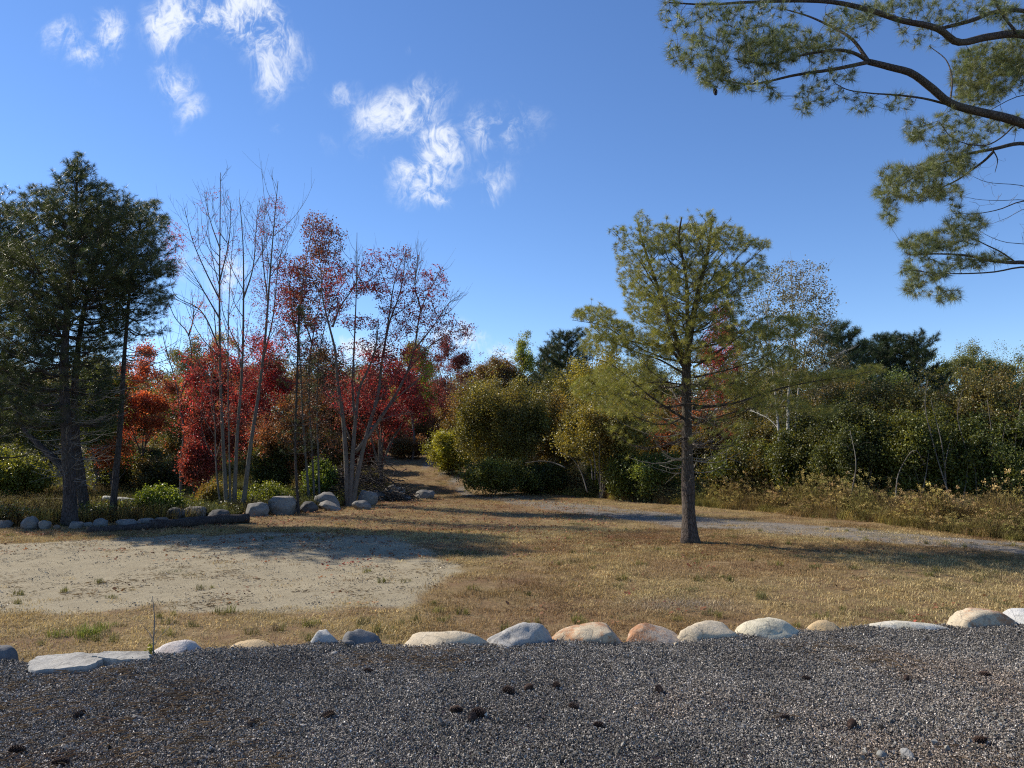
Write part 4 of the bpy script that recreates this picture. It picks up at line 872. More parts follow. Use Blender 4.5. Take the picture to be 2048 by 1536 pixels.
# ------------------------------------------------------------------ generic hero deciduous tree from drawn stems
FK = 1.5
def stem_tree(name, label, base_uv, stems, fol, cols, wood, dspread=.5, r_scale=1., protos=None, mat=None, group=None, extra_twigs=0, tuft=(.8, 1.2), seed=0, tw_r=.011, zone=None, upb=.5, base=None, var=.22, tjit=.12, tw_len=.6):
    b = G(*base_uv) if base is None else np.array(base); b[2] = Hs(b[0], b[1]); d = b[1]; kk = d / 1536
    o = thing(name, label, 'tree', b, group); limbs = []
    for i, st in enumerate(stems):
        pp, wa, wb = st[0], st[1], st[2]; dy = st[3] if len(st) > 3 else RNG.normal(0, dspread); dy0 = st[4] if len(st) > 4 else 0
        n_ = len(pp); ctrl = [P(u, v, d + dy0 + (dy - dy0) * (j / (n_ - 1)) ** 1.3) for j, (u, v) in enumerate(pp)]
        if pp[0][1] >= base_uv[1] - 12: ctrl[0][2] = b[2] - .12
        cc = curve(ctrl, 6 + 5 * n_); q_ = np.linspace(0, 1, len(cc)) ** .72; rr = (wa * kk / 2 * (1 - q_) + wb * kk / 2 * q_ * .8) * r_scale
        if pp[0][1] >= base_uv[1] - 12: rr = rr * (1 + .35 * np.exp(-np.arange(len(cc)) / 1.3))
        m = MB(); m.tube(cc, rr, 8, True, .15); obj('trunk' if wa > 6 else 'limb', shift(m, b).mesh('trunk'), wood, o); limbs.append((cc, rr))
    if extra_twigs:                            # bare upright side shoots
        tw0 = MB(); ex = []; main = sorted(limbs, key=lambda l: -len(l[0]) * l[1][0])[:max(3, len(limbs))]
        for q in range(extra_twigs // 3):
            cc, rr = main[RNG.integers(len(main))]; t_ = RNG.uniform(.38, .97); i = int(len(cc) * t_); i = min(i, len(cc) - 2)
            tn = cc[i + 1] - cc[i]; tn /= np.linalg.norm(tn) + 1e-9; a = RNG.uniform(0, 6.283); top_ = max(cc[-1][2] - cc[i][2], .2)
            ln = min(RNG.uniform(.5, 2.3) * tw_len * 2, top_ * 1.1 + .25); out = np.array([math.cos(a), math.sin(a), 0]); sp_ = RNG.uniform(.30, .62)
            p = [cc[i], cc[i] + out * ln * sp_ * .5 + tn * ln * .3, cc[i] + out * ln * sp_ * .85 + tn * ln * .66 + RNG.normal(0, .04, 3), cc[i] + out * ln * sp_ + tn * ln + RNG.normal(0, .05, 3)]
            c_ = curve(p, 8); r0_ = min(rr[i] * .6, .004 + .0075 * ln); rr_ = np.linspace(r0_, .0022, 8); tw0.tube(c_, rr_, 4, False); ex.append((c_, rr_))
            for g_ in range(RNG.integers(2, 6)):
                k_ = RNG.integers(2, 7); d2 = (c_[k_] - c_[k_ - 1]); d2 /= np.linalg.norm(d2) + 1e-9; d2 = d2 + RNG.normal(0, .42, 3) + [0, 0, .15]; l2 = ln * RNG.uniform(.12, .38)
                c2 = curve([c_[k_], c_[k_] + d2 * l2 * .55, c_[k_] + d2 * l2 + [0, 0, .08 * l2]], 4); tw0.tube(c2, [.0038, .003, .0024, .0016], 3, False); ex.append((c2, np.full(4, .003)))
        obj('bare_twigs', shift(tw0, b).mesh('bare_twigs'), wood, o, kind='stuff')
        nodes = limbs + ex
    else: nodes = limbs
    if fol:
        T, C = [], []
        for f in fol:
            (u, v, ru, rv, cnt), fc = f[:5], (f[5] if len(f) > 5 else cols)
            n0 = len(T)
            for q in range(int(cnt * FK)):
                a = RNG.uniform(0, 6.283); s = RNG.random() ** .5; T.append(P(u + ru * s * math.cos(a), v + rv * s * math.sin(a), d + RNG.normal(0, min(ru * kk * .6, dspread * 1.6 + .2))))
            C.append(palette(np.array(T[n0:]), fc, 1.2, var, .5, seed))
        T = np.array(T); C = np.concatenate(C); ok = T[:, 2] > b[2] + .2; T, C = T[ok], C[ok]
        tw, dirs = grow(nodes, T, tw_r, .0028, upb, tjit)
        obj('branches', shift(tw, b).mesh('branches'), wood, o, kind='stuff')
        scatter('crown', protos or LPS, T, rnd_rot(len(T), .5), RNG.uniform(*tuft, len(T)), C, mat or M_red, o, org=b, kind='stuff')
    return o
RED = [(.20, .030, .034), (.32, .055, .055), (.12, .045, .032), (.28, .09, .055), (.15, .08, .045)]
DRED = [(.11, .032, .03), (.18, .045, .04), (.25, .05, .05), (.11, .06, .04)]
BRN = [(.10, .05, .038), (.16, .07, .045), (.14, .085, .045), (.25, .07, .045)]
ORG = [(.42, .15, .055), (.45, .22, .07), (.32, .08, .045), (.22, .12, .05)]
# tall bare grey stems
stem_tree('aspen_tree', 'clump of tall slim grey stems, nearly bare, rising behind the dark fallen log', (470, 1028),
    [([(455, 1028), (447, 900), (441, 760), (439, 600), (440, 460), (441, 345)], 10, 1.5), ([(468, 1026), (474, 880), (484, 740), (487, 600), (486, 490), (479, 395)], 10, 1.5),
     ([(484, 1030), (500, 900), (518, 780), (530, 680), (540, 550), (548, 450), (556, 362)], 11, 1.5), ([(462, 1020), (458, 880), (456, 700), (460, 560), (468, 450)], 5, 1.2),
     ([(444, 1020), (432, 930), (430, 850), (420, 760)], 5, 1.2), ([(526, 720), (545, 640), (556, 540), (574, 450)], 4, 1), ([(440, 600), (410, 540), (385, 480), (370, 420)], 4, 1), ([(441, 640), (400, 570), (370, 520)], 4, 1),
     ([(486, 600), (505, 540), (512, 460), (516, 410)], 4, 1), ([(440, 560), (458, 480), (462, 400)], 3.5, 1), ([(440, 700), (400, 620), (350, 590), (340, 560)], 4, 1), ([(535, 600), (525, 500), (530, 420)], 3.5, 1), ([(441, 500), (420, 440), (408, 385)], 3, 1)],
    [(440, 470, 60, 100, 50), (480, 560, 50, 100, 36), (545, 470, 36, 80, 120, [(.22, .06, .05), (.16, .05, .04)]), (550, 560, 40, 60, 60), (430, 640, 60, 60, 30, ORG), (460, 720, 80, 60, 90, RED), (530, 690, 50, 60, 110, RED), (480, 810, 70, 60, 70, RED), (540, 600, 40, 60, 60, RED), (350, 500, 22, 60, 60, [(.35, .10, .10), (.3, .12, .10)])], [(.20, .06, .04), (.25, .08, .05)], B_grey, .45, extra_twigs=420, tuft=(.4, .7), tw_len=.55)
stem_tree('aspen_tree', 'single crooked pale stem between the bright green shrub and the tall grey clump', (402, 1002),
    [([(400, 1000), (408, 930), (416, 850), (422, 760), (432, 690), (428, 620)], 9, 2), ([(362, 1014), (362, 930), (368, 860), (360, 800), (380, 740), (377, 670), (350, 635), (335, 600)], 7, 1.5, .2, -1.), ([(377, 672), (386, 640), (384, 590)], 4, 1.2), ([(372, 870), (350, 760), (330, 690), (320, 640)], 4, 1.2)],
    [(370, 620, 50, 40, 14), (410, 660, 40, 40, 12)], ORG, B_grey, .3, extra_twigs=90, tuft=(.4, .7))
# central maple
stem_tree('maple_tree', 'spreading maple with several pale stems from one base and half its dark red leaves gone', (700, 1016),
    [([(697, 1016), (691, 900), (684, 820), (675, 763), (670, 700), (658, 650), (646, 600), (641, 530)], 13, 2), ([(700, 1010), (706, 900), (712, 830), (720, 775), (738, 735), (752, 690), (757, 640)], 13, 2),
     ([(709, 840), (705, 770), (708, 700), (712, 600), (714, 465)], 6, 1.2), ([(703, 1014), (722, 916), (738, 852), (756, 789), (764, 725), (779, 645), (800, 585), (813, 500)], 12, 1.5),
     ([(711, 905), (752, 850), (779, 809), (812, 750), (828, 700), (842, 620), (862, 575), (881, 540)], 9, 1.5), ([(754, 847), (790, 800), (830, 765), (868, 733)], 5, 1.2), ([(738, 856), (775, 835), (820, 825)], 4, 1.2),
     ([(828, 700), (868, 650), (899, 605), (921, 590)], 4, 1), ([(665, 654), (680, 615), (711, 568), (728, 514)], 5, 1.2), ([(768, 700), (780, 620), (790, 560), (812, 500)], 5, 1.2), ([(812, 748), (850, 700), (890, 672), (935, 655)], 4, 1.2), ([(700, 880), (686, 840), (662, 790)], 4, 1.2), ([(842, 620), (830, 570), (838, 510)], 3.5, 1), ([(862, 600), (880, 640), (905, 590)], 2, 1)],
    [(690, 560, 50, 40, 60), (735, 575, 36, 12, 60), (745, 530, 20, 34, 40), (720, 645, 40, 12, 50), (675, 600, 30, 50, 40), (800, 530, 38, 36, 60, [(.12, .045, .05), (.17, .05, .055)]), (790, 590, 40, 40, 80), (800, 640, 40, 30, 60), (860, 580, 40, 36, 60),
     (840, 640, 40, 34, 50), (870, 560, 24, 30, 24), (905, 660, 36, 18, 30, [(.2, .04, .05), (.14, .04, .04)]), (935, 660, 14, 12, 12), (770, 690, 50, 30, 70, DRED), (720, 720, 60, 40, 70, RED), (800, 730, 60, 40, 90, RED), (850, 700, 50, 30, 60, RED), (870, 640, 40, 30, 40, RED), (690, 780, 50, 50, 50, RED), (780, 800, 60, 40, 60, RED)], DRED, B_maple, .7, extra_twigs=330, tuft=(.55, 1.0), tw_len=.45)
stem_tree('maple_tree', 'upright maple with pale thin stems under a dense dark maroon top', (632, 1010),
    [([(620, 1008), (612, 920), (606, 840), (602, 760), (598, 660), (606, 560), (628, 440)], 6, 1.5), ([(630, 1010), (624, 900), (618, 800), (622, 700), (640, 600), (652, 520), (668, 450)], 5, 1.5), ([(640, 1008), (636, 900), (634, 800), (640, 700), (660, 620), (690, 560)], 5, 1.2),
     ([(600, 700), (585, 630), (580, 560), (590, 520)], 4, 1.2), ([(625, 690), (605, 620), (606, 560)], 4, 1.2)],
    [(630, 470, 24, 46, 80, BRN), (655, 480, 34, 40, 70, BRN), (640, 540, 54, 40, 170, BRN), (590, 560, 34, 44, 90, [(.22, .035, .035), (.12, .03, .03)]), (580, 610, 30, 40, 90, RED), (630, 610, 60, 40, 160, BRN), (600, 670, 50, 40, 110, DRED), (640, 740, 50, 60, 130, [(.06, .06, .03), (.09, .05, .03)]),
     (625, 800, 40, 50, 70, [(.06, .07, .03), (.10, .05, .03)]), (640, 880, 50, 40, 60, [(.10, .05, .03), (.08, .07, .03)])], BRN, B_grey, .7, extra_twigs=120, tuft=(.7, 1.15), tw_len=.4)
stem_tree('birch_tree', 'pale double birch with thin silvery crown beyond the lone pine', (1590, 1012), 
    [([(1588, 1012), (1580, 930), (1576, 850), (1578, 780), (1590, 700), (1585, 620), (1582, 530)], 11, 1.5), ([(1590, 1000), (1590, 900), (1592, 830), (1600, 760), (1620, 680), (1640, 600), (1655, 560)], 6, 1.5), ([(1562, 1006), (1560, 920), (1556, 850), (1550, 780), (1540, 690), (1535, 600), (1560, 545)], 8, 1.5),
     ([(1582, 700), (1600, 620), (1620, 545)], 3, 1), ([(1545, 720), (1520, 650), (1510, 590)], 3, 1), ([(1576, 880), (1540, 840), (1500, 820)], 3, 1), ([(1600, 760), (1650, 730), (1690, 700)], 3, 1)],
    [(1550, 600, 60, 60, 120, [(.14, .15, .09), (.18, .18, .11)]), (1600, 560, 60, 44, 90, [(.17, .17, .11), (.16, .14, .09)]), (1600, 640, 60, 60, 110, [(.13, .14, .06), (.15, .12, .07)]), (1640, 620, 34, 60, 60, [(.17, .15, .10), (.15, .14, .07)]), (1560, 720, 90, 60, 200, [(.11, .12, .03), (.16, .14, .04), (.10, .09, .03)]), (1640, 740, 60, 60, 130, [(.08, .09, .03), (.13, .09, .04)]), (1590, 810, 70, 40, 90, [(.07, .09, .03), (.10, .10, .03)])],
    [(.13, .14, .06)], B_birch, .8, mat=M_leaf, extra_twigs=260, tuft=(.7, 1.1), tw_len=.5)

# ------------------------------------------------------------------ red and orange maples behind, shrubs, thicket
def at(u, d): x = (u - 1024) / 1536 * d; return (x, d, Hs(x, d) - .03)
def sized(u0, u1, vt, d):
    """centre, half width and height for a crown spanning the pixels at distance d"""
    bx, by, bz = at((u0 + u1) / 2, d); return (bx, by, bz), (u1 - u0) / 2 / 1536 * d, zpx(vt, d) - bz
OL = [(.065, .075, .028), (.10, .10, .036), (.13, .12, .042), (.11, .085, .042)]
YO = [(.12, .11, .04), (.17, .145, .045), (.10, .10, .035), (.15, .10, .045)]
BRT = [(.105, .088, .048), (.135, .10, .055), (.10, .10, .042), (.16, .135, .05)]
DK = [(.028, .038, .016), (.045, .055, .020), (.06, .07, .024), (.07, .06, .03)]
def B(name, label, u0, u1, vt, d, cols, cat='tree', **kw):
    b, rx, h = sized(u0, u1, vt, d); return bush(name, label, cat, b, h, rx * 1.05, rx * kw.pop('ry', .9), cols, **kw)
B('maple_tree', 'bright crimson maple glowing behind the tall grey stems', 345, 500, 690, 30, RED, mat=M_red, nt=700, stems=9, low=.12, wood=B_maple, r=.035, trunk=.18, lobes=12, var=.25)
B('maple_tree', 'orange-red maple behind the slender leaning pine', 225, 350, 690, 36, ORG + [(.30, .05, .035)], mat=M_red, nt=1100, stems=6, low=.25, wood=B_maple, r=.04, trunk=.25, offc=4)
B('maple_tree', 'crimson and purple maple between the grey clump and the maroon-topped maple', 455, 590, 640, 36, [(.26, .025, .03), (.20, .03, .03), (.32, .09, .04)], mat=M_red, nt=650, stems=7, low=.2, wood=B_maple, r=.04, trunk=.2, offc=9)
B('maple_tree', 'deep red maple directly behind the spreading pale-stemmed maple', 665, 860, 690, 35, [(.20, .03, .034), (.28, .045, .045), (.14, .04, .03), (.17, .08, .045)], mat=M_red, nt=850, stems=9, low=.30, wood=B_maple, r=.05, trunk=.15, lobes=14, offc=13)
B('maple_tree', 'small orange and yellow maple low behind the grey clump', 500, 620, 800, 34, [(.20, .11, .045), (.18, .13, .05), (.24, .08, .045)], mat=M_red, nt=450, stems=5, low=.15, wood=B_maple, r=.03, trunk=.2, offc=17)
B('maple_tree', 'reddish pink-topped maple at the head of the grass path', 845, 965, 665, 52, [(.19, .045, .05), (.14, .05, .04), (.12, .08, .04)], mat=M_red, nt=1100, stems=6, low=.15, wood=B_maple, r=.05, trunk=.2, offc=19)
B('maple_tree', 'brownish purple maple hanging over the grass path', 800, 925, 740, 56, [(.13, .035, .03), (.10, .05, .035), (.11, .07, .035)], mat=M_red, nt=1000, stems=6, low=.22, wood=B_maple, r=.04, trunk=.25, offc=23)
B('maple_tree', 'pinkish red maple top just showing behind the lone pine', 1395, 1500, 602, 44, [(.28, .05, .05), (.34, .09, .06)], mat=M_red, nt=900, stems=5, low=.3, wood=B_maple, r=.05, trunk=.3, offc=27)
B('maple_tree', 'rusty orange maple low behind the trunk of the lone pine', 1310, 1470, 790, 34, [(.26, .09, .035), (.16, .09, .035), (.20, .06, .035)], mat=M_red, nt=900, stems=6, low=.2, wood=B_maple, r=.035, trunk=.2, offc=28)
B('poplar_tree', 'yellow-green poplar behind the deep red maple', 780, 870, 672, 46, [(.20, .21, .045), (.15, .17, .04)], nt=800, low=.2, r=.04, trunk=.3, wood=B_grey, offc=29)
B('poplar_tree', 'yellow-topped slim poplar standing above the alders', 1020, 1078, 655, 56, [(.20, .22, .05), (.14, .17, .045)], nt=700, low=.15, r=.04, trunk=.3, wood=B_grey, ry=1., offc=31)
B('red_maple_sapling', 'small orange-red maple low by the slender leaning pine', 190, 270, 872, 34, ORG, mat=M_red, cat='sapling', nt=160, stems=4, low=.4, r=.02, offc=33)
B('bush', 'scarlet low shrub hanging in front of the crimson maple', 370, 440, 880, 28.5, RED, mat=M_red, cat='shrub', nt=300, stems=4, low=.3, r=.02, offc=35)
B('bush', 'bright green leafy shrub behind the grey boulders and log', 278, 380, 976, 22.6, [(.07, .10, .018), (.11, .145, .025), (.05, .075, .018)], cat='shrub', nt=330, stems=7, low=.0, r=.012, ry=.7, lsc=(.6, .9), offc=37, lobes=6)
B('bush', 'low green leafy growth between the grey clump and the round boulders', 485, 600, 965, 26.5, [(.07, .095, .018), (.10, .12, .025), (.05, .07, .018)], cat='shrub', nt=300, stems=7, low=.0, r=.012, lsc=(.6, .9), offc=39)
B('bush', 'dark green shrub beside the brush pile', 610, 672, 925, 30, [(.05, .08, .02), (.09, .12, .03)], cat='shrub', nt=300, stems=6, low=.0, r=.014, offc=41)
B('bush', 'olive shrub around the foot of the grey stems', 395, 470, 962, 25, [(.10, .10, .035), (.13, .12, .04), (.15, .08, .04)], cat='shrub', nt=240, stems=6, low=.0, r=.012, lsc=(.5, .8), offc=43)
# alders and willows right of the path
B('alder_shrub', 'big rounded olive green alder beside the grass path', 905, 1100, 745, 36, OL, cat='shrub', nt=2600, stems=10, low=.06, r=.04, lobes=16, offc=51, gaps=.1)
B('alder_shrub', 'yellow-green shrub at the edge of the path, left of the big alder', 850, 950, 862, 41, [(.11, .13, .03), (.17, .18, .035), (.10, .09, .03)], cat='shrub', nt=1100, stems=8, low=.0, r=.03, offc=53)
B('alder_shrub', 'reddish brown alder behind the yellow-green shrub', 880, 990, 760, 43, [(.14, .07, .035), (.10, .08, .03), (.18, .09, .04)], cat='shrub', nt=1000, stems=8, low=.05, r=.03, offc=54)
B('alder_shrub', 'low dark green shrub at the foot of the big alder', 915, 1060, 912, 33.8, [(.07, .08, .024), (.11, .12, .035)], cat='shrub', nt=700, stems=8, low=.0, r=.02, offc=55)
B('alder_shrub', 'yellow and orange shrub with pale arching stems', 1100, 1300, 800, 32, YO, cat='shrub', nt=1500, stems=12, low=.3, r=.028, lobes=12, offc=57, gaps=.2)
B('alder_shrub', 'tall yellow-olive shrub behind the arching yellow one', 1110, 1290, 700, 40, [(.13, .13, .03), (.17, .15, .035), (.10, .10, .03)], cat='shrub', nt=1700, stems=8, low=.1, r=.04, offc=59)
B('alder_shrub', 'green shrub low behind the weeds, left of the lone trunk', 1200, 1370, 900, 31, [(.06, .08, .022), (.09, .105, .03)], cat='shrub', nt=900, stems=8, low=.0, r=.02, offc=61)
B('alder_shrub', 'dark green shrub low behind the weeds, right of the lone trunk', 1395, 1570, 885, 29, [(.045, .06, .02), (.07, .085, .025), (.10, .07, .035)], cat='shrub', nt=1000, stems=9, low=.0, r=.02, offc=63)
B('alder_shrub', 'brown-tinged shrub wall between the lone pine and the birch', 1430, 1580, 740, 36, [(.10, .08, .035), (.08, .08, .03), (.14, .08, .04)], cat='shrub', nt=1500, stems=9, low=.04, r=.035, offc=65)
TH = [(1560, 1740, 800, 28, DK, 'very dark thicket directly behind the pale birch stems'), (1650, 1830, 765, 27, DK + BRT[:1], 'brown-topped dark thicket right of the birch'),
      (1760, 1930, 752, 26, BRT, 'russet-topped alder thicket below the dark pines'), (1870, 2050, 745, 25, BRT[::-1], 'yellow and russet alder thicket below the pale far tree'), (1960, 2160, 742, 24.5, BRT, 'rusty alder thicket cut off by the edge of the view'),
      (1630, 1790, 822, 25, DK, 'low dark leafy shrub in front of the thicket, nearest the birch'), (1760, 1940, 812, 24.3, [(.05, .065, .02), (.09, .10, .028), (.035, .045, .02)], 'low green shrub with a leaning pale stem'), (1890, 2100, 822, 23.4, [(.05, .065, .025), (.08, .095, .028)], 'low green shrub at the foot of the rusty thicket')]
for (u0, u1, vt, d, cl, lb) in TH:
    B('alder_shrub', lb, u0, u1, vt, d, cl, cat='shrub', nt=1700, stems=14, low=.02, r=.02, lobes=14, offc=u0, gaps=.14, sq=1.7, wood=B_grey, spread=.8, lsc=(.7, 1.1))
# pale bare stems showing in the thicket and in the arching shrub
def wands(label, base_px, d, lines, w=3.0, name='alder_shrub'):
    bx = at(*base_px[:1], d); o = thing(name, label, 'shrub', bx); m = MB(); lim = []
    for L_ in lines:
        cc = curve([P(u, v, d + RNG.normal(0, .2)) for u, v in L_], 14); rr = np.linspace(w, w * .35, 14) * d / 1536 / 2; m.tube(cc, rr, 5); lim.append((cc, rr))
    bt = np.array([lim[RNG.integers(len(lim))][0][RNG.integers(5, 14)] + RNG.normal(0, .25, 3) + [0, 0, .2] for _ in range(16 * len(lines))]); tw_, _ = grow(lim, bt, .008, .003, .6, .1)
    obj('stem', shift(m, np.array(bx)).mesh('stem'), B_grey, o); obj('branches', shift(tw_, np.array(bx)).mesh('branches'), B_grey, o, kind='stuff'); return o
wands('bare pale stems leaning out of the right-hand thicket', (1893, 1000), 23.2, [[(1895, 1012), (1890, 940), (1882, 880), (1872, 840), (1862, 800)], [(1888, 960), (1892, 920), (1900, 880)], [(1955, 1010), (1950, 940), (1940, 880)], [(1840, 1000), (1850, 960), (1858, 900)], [(2010, 1010), (2000, 930), (2010, 850)], [(1790, 1005), (1800, 940), (1830, 900), (1850, 930)], [(1925, 1010), (1935, 920), (1915, 830), (1925, 780)], [(1970, 1008), (1985, 900), (1975, 800)], [(1700, 1000), (1712, 930), (1700, 860)], [(2035, 1010), (2030, 900), (2042, 800)], [(1905, 1010), (1870, 900), (1850, 800), (1856, 760)]])
wands('silvery bare arching stems low in the yellow shrub', (1170, 1000), 30.8, [[(1175, 985), (1160, 940), (1145, 918), (1120, 905)], [(1130, 935), (1105, 925), (1080, 922), (1050, 926)], [(1185, 960), (1180, 920), (1165, 900)], [(1190, 960), (1188, 910), (1175, 880)], [(1200, 970), (1198, 920), (1200, 880)]], 2.6)

# far conifers and woods
def far_pine(label, u, vt, d, w, cols, group=None):
    bx, by, bz = at(u, d); h = zpx(vt, d) - bz; rw = w / 2 / 1536 * d
    zs = [bz, bz + h * .25, bz + h * .5, bz + h * .8, bz + h]; en = envf(zs, [rw * .9, rw, rw, rw * .75, rw * .25], zs, [rw * .9, rw, rw, rw * .75, rw * .25], 1.)
    t = [np.array([bx, by, bz - .1]), np.array([bx + .1, by, bz + h * .5]), np.array([bx, by, bz + h])]
    return pine('pine_tree', label, [(t, .16, .03, 8)], en, bz + h * .15, bz + h * .97, cols, (bx, by, bz), B_pine_dark, spacing=.60, nb=6, protos=NPF, tuft_sp=.16, sec_sp=.36, size=1.25, ele=(.1, .6), group=group, bare_from=.2, limb_r=.04, twig_w=.010)[0]
FG = [(.020, .036, .018), (.032, .050, .022), (.05, .065, .028)]
far_pine('bushy dark pine left of the lone pine, rounded top', 1135, 668, 52, 150, [(.03, .045, .02), (.05, .065, .028)])
far_pine('small dark pine between the poplar and the bushy dark pine', 1095, 690, 54, 80, [(.035, .055, .022), (.05, .07, .028)])
far_pine('grey-green pine with a pointed top right of the birch', 1680, 645, 40, 150, [(.045, .065, .035), (.06, .085, .04)])
far_pine('blackish pine, first of the dark far group', 1728, 688, 58, 150, FG)
far_pine('blackish pine with a spiky top, middle of the dark far group', 1776, 676, 60, 140, FG)
far_pine('blackish pine leaning its tips right, last of the dark far group', 1826, 672, 58, 150, FG)
B('oak_tree', 'small yellow-green tree between the dark far pines and the pale rounded one', 1855, 1905, 698, 70, [(.09, .11, .03), (.12, .13, .04)], nt=500, low=.2, r=.06, trunk=.3, protos=LPF)
B('oak_tree', 'pale olive rounded far tree above the thicket', 1890, 2030, 688, 72, [(.10, .12, .06), (.13, .14, .07), (.09, .11, .04)], nt=1500, low=.2, r=.09, trunk=.3, protos=LPF, lobes=14)
B('oak_tree', 'olive rounded far tree cut off by the edge of the view', 2000, 2160, 694, 74, [(.09, .11, .05), (.12, .13, .06)], nt=1300, low=.2, r=.09, trunk=.3, protos=LPF, lobes=12)
B('oak_tree', 'low green bush-like tree in front of the dark far pines', 1700, 1840, 742, 45, [(.05, .075, .03), (.08, .10, .04)], nt=1100, low=.1, r=.05, trunk=.2, protos=LPF)
# pale saplings on the meadow behind the left pines and mixed woods
B('oak_tree', 'pale grey-green thinning tree behind the crooked stems', 330, 430, 655, 45, [(.09, .10, .05), (.12, .12, .06), (.15, .13, .06)], nt=600, low=.15, r=.05, trunk=.3, protos=LP, gaps=.25)
B('oak_tree', 'yellow-leaved tree top behind the grey clump', 405, 480, 655, 50, [(.26, .20, .06), (.20, .17, .05)], nt=500, low=.2, r=.05, trunk=.3, protos=LP)
for (u0, u1, vt, d, cl, lb) in [(-120, 40, 740, 42, DK, 'dark tree behind the outermost left pine'), (20, 140, 760, 45, OL, 'olive tree seen between the left pine trunks'), (120, 240, 740, 46, [(.05, .07, .025), (.09, .11, .035)], 'green tree behind the rear twin pine'),
                                (190, 330, 760, 48, [(.06, .08, .03), (.10, .12, .035)], 'green tree low behind the orange-red maple'), (560, 700, 700, 48, [(.05, .055, .025), (.09, .07, .03), (.12, .05, .03)], 'dull green tree behind the maroon-topped maple'), (700, 800, 720, 54, [(.10, .05, .035), (.08, .07, .03)], 'brownish tree far behind the spreading maple'),
                                (940, 1060, 705, 55, [(.12, .11, .05), (.14, .08, .05), (.09, .09, .04)], 'thin brownish-green tree behind the big alder'), (1230, 1400, 690, 52, OL, 'olive tree far behind the lone pine'), (1460, 1640, 700, 50, [(.10, .09, .04), (.07, .08, .03)], 'brown-green tree far behind the birch')]:
    B('background_tree', lb, u0, u1, vt, d, cl, nt=1100, low=.05, r=.06, trunk=.15, protos=LPF, offc=u0, lobes=12, lsc=(.7, 1.))
MX = [(.07, .06, .028), (.11, .075, .035), (.09, .085, .03), (.13, .06, .035)]
for (u0, u1, vt, d, cl, lb, ct) in [
    (-140, 30, 800, 31, DK, 'dark low tree mass at the far left behind the outermost pine', 'tree'), (20, 130, 720, 33, DARKG, 'dark green tree just behind the low leaning limb', 'tree'), (150, 250, 700, 34, [(.05, .07, .025), (.10, .12, .035)], 'sunlit green tree between the pine trunks and the slender pine', 'tree'),
    (-60, 115, 895, 29, [(.08, .095, .028), (.12, .135, .035)], 'green sunlit bush low left of the twin pines', 'shrub'), (180, 300, 905, 36, DK, 'dark brown-green scrub below the orange leaves', 'shrub'), (270, 390, 915, 35, DK + MX, 'dark scrub between the orange maple and the crooked stem', 'shrub'),
    (505, 590, 880, 34, DK, 'black-green scrub behind the grey clump', 'shrub'), (590, 690, 860, 35, MX, 'brown and green scrub behind the thin stems', 'shrub'), (455, 560, 740, 41, MX + RED[:1], 'brownish red tree filling in behind the grey clump', 'tree'), (560, 680, 760, 39, [(.09, .07, .03), (.14, .06, .035), (.08, .08, .03)], 'brownish olive tree behind the thin young pine', 'tree'),
    (640, 760, 780, 38, DRED + MX, 'dark maroon tree left behind the spreading maple', 'tree'), (790, 900, 800, 58, [(.11, .05, .035), (.10, .08, .035), (.13, .035, .03)], 'brown-red shrub hanging over the grassy bank', 'shrub'), (300, 420, 760, 42, [(.10, .09, .045), (.08, .10, .04), (.20, .08, .04)], 'thin grey-green and orange tree behind the crooked stem', 'tree'),
    (1060, 1180, 790, 37, [(.15, .09, .035), (.11, .09, .035), (.09, .08, .03)], 'orange-brown shrub between the big alder and the arching yellow one', 'shrub'), (1040, 1180, 720, 45, DK + OL, 'dark olive tree behind the orange-brown shrub', 'tree'), (1240, 1400, 800, 36, [(.10, .09, .03), (.14, .11, .035), (.08, .07, .03)], 'olive-brown shrub behind the left side of the lone trunk', 'shrub'),
    (1480, 1640, 800, 32, DK + BRT[:2], 'dark brown shrub wall left of the birch stems', 'shrub'), (1600, 1760, 720, 38, [(.08, .09, .035), (.11, .08, .04), (.06, .07, .03)], 'grey-green tree right behind the birch', 'tree'), (1540, 1660, 860, 26.8, DK, 'black-green shrub right behind the feet of the birch stems', 'shrub'),
    (1180, 1290, 905, 33, [(.07, .085, .025), (.11, .12, .03)], 'green shrub under the arching yellow shrub', 'shrub'), (1340, 1440, 850, 33, [(.07, .07, .025), (.12, .08, .035)], 'brownish shrub straight behind the lone trunk', 'shrub'), (1030, 1130, 925, 34.5, DK, 'very dark shrub in the gap left of the arching stems', 'shrub')]:
    B('alder_shrub' if ct == 'shrub' else 'background_tree', lb, u0, u1, vt, d, cl, cat=ct, nt=900, low=.03, r=.03, stems=8, trunk=None if ct == 'shrub' else .12, lobes=10, offc=u0 * .1, mat=M_red if 'red' in lb or 'maroon' in lb else None)
for (u0, u1, vt, d, cl, lb) in [(745, 815, 835, 50, DRED + MX, 'dark red bush closing the left side of the path head'), (800, 872, 842, 53, [(.10, .10, .03), (.16, .10, .04), (.13, .13, .035)], 'yellow-green bush closing the head of the grass path'), (775, 850, 872, 46.5, [(.14, .07, .035), (.12, .10, .035)], 'small rusty bush on the bank where the path disappears'), (700, 780, 860, 42, DRED + MX, 'maroon scrub on the bank behind the brush pile')]:
    B('bank_shrub', lb, u0, u1, vt, d, cl, cat='shrub', nt=650, low=.0, r=.03, stems=8, lobes=9, offc=u0, mat=M_red)
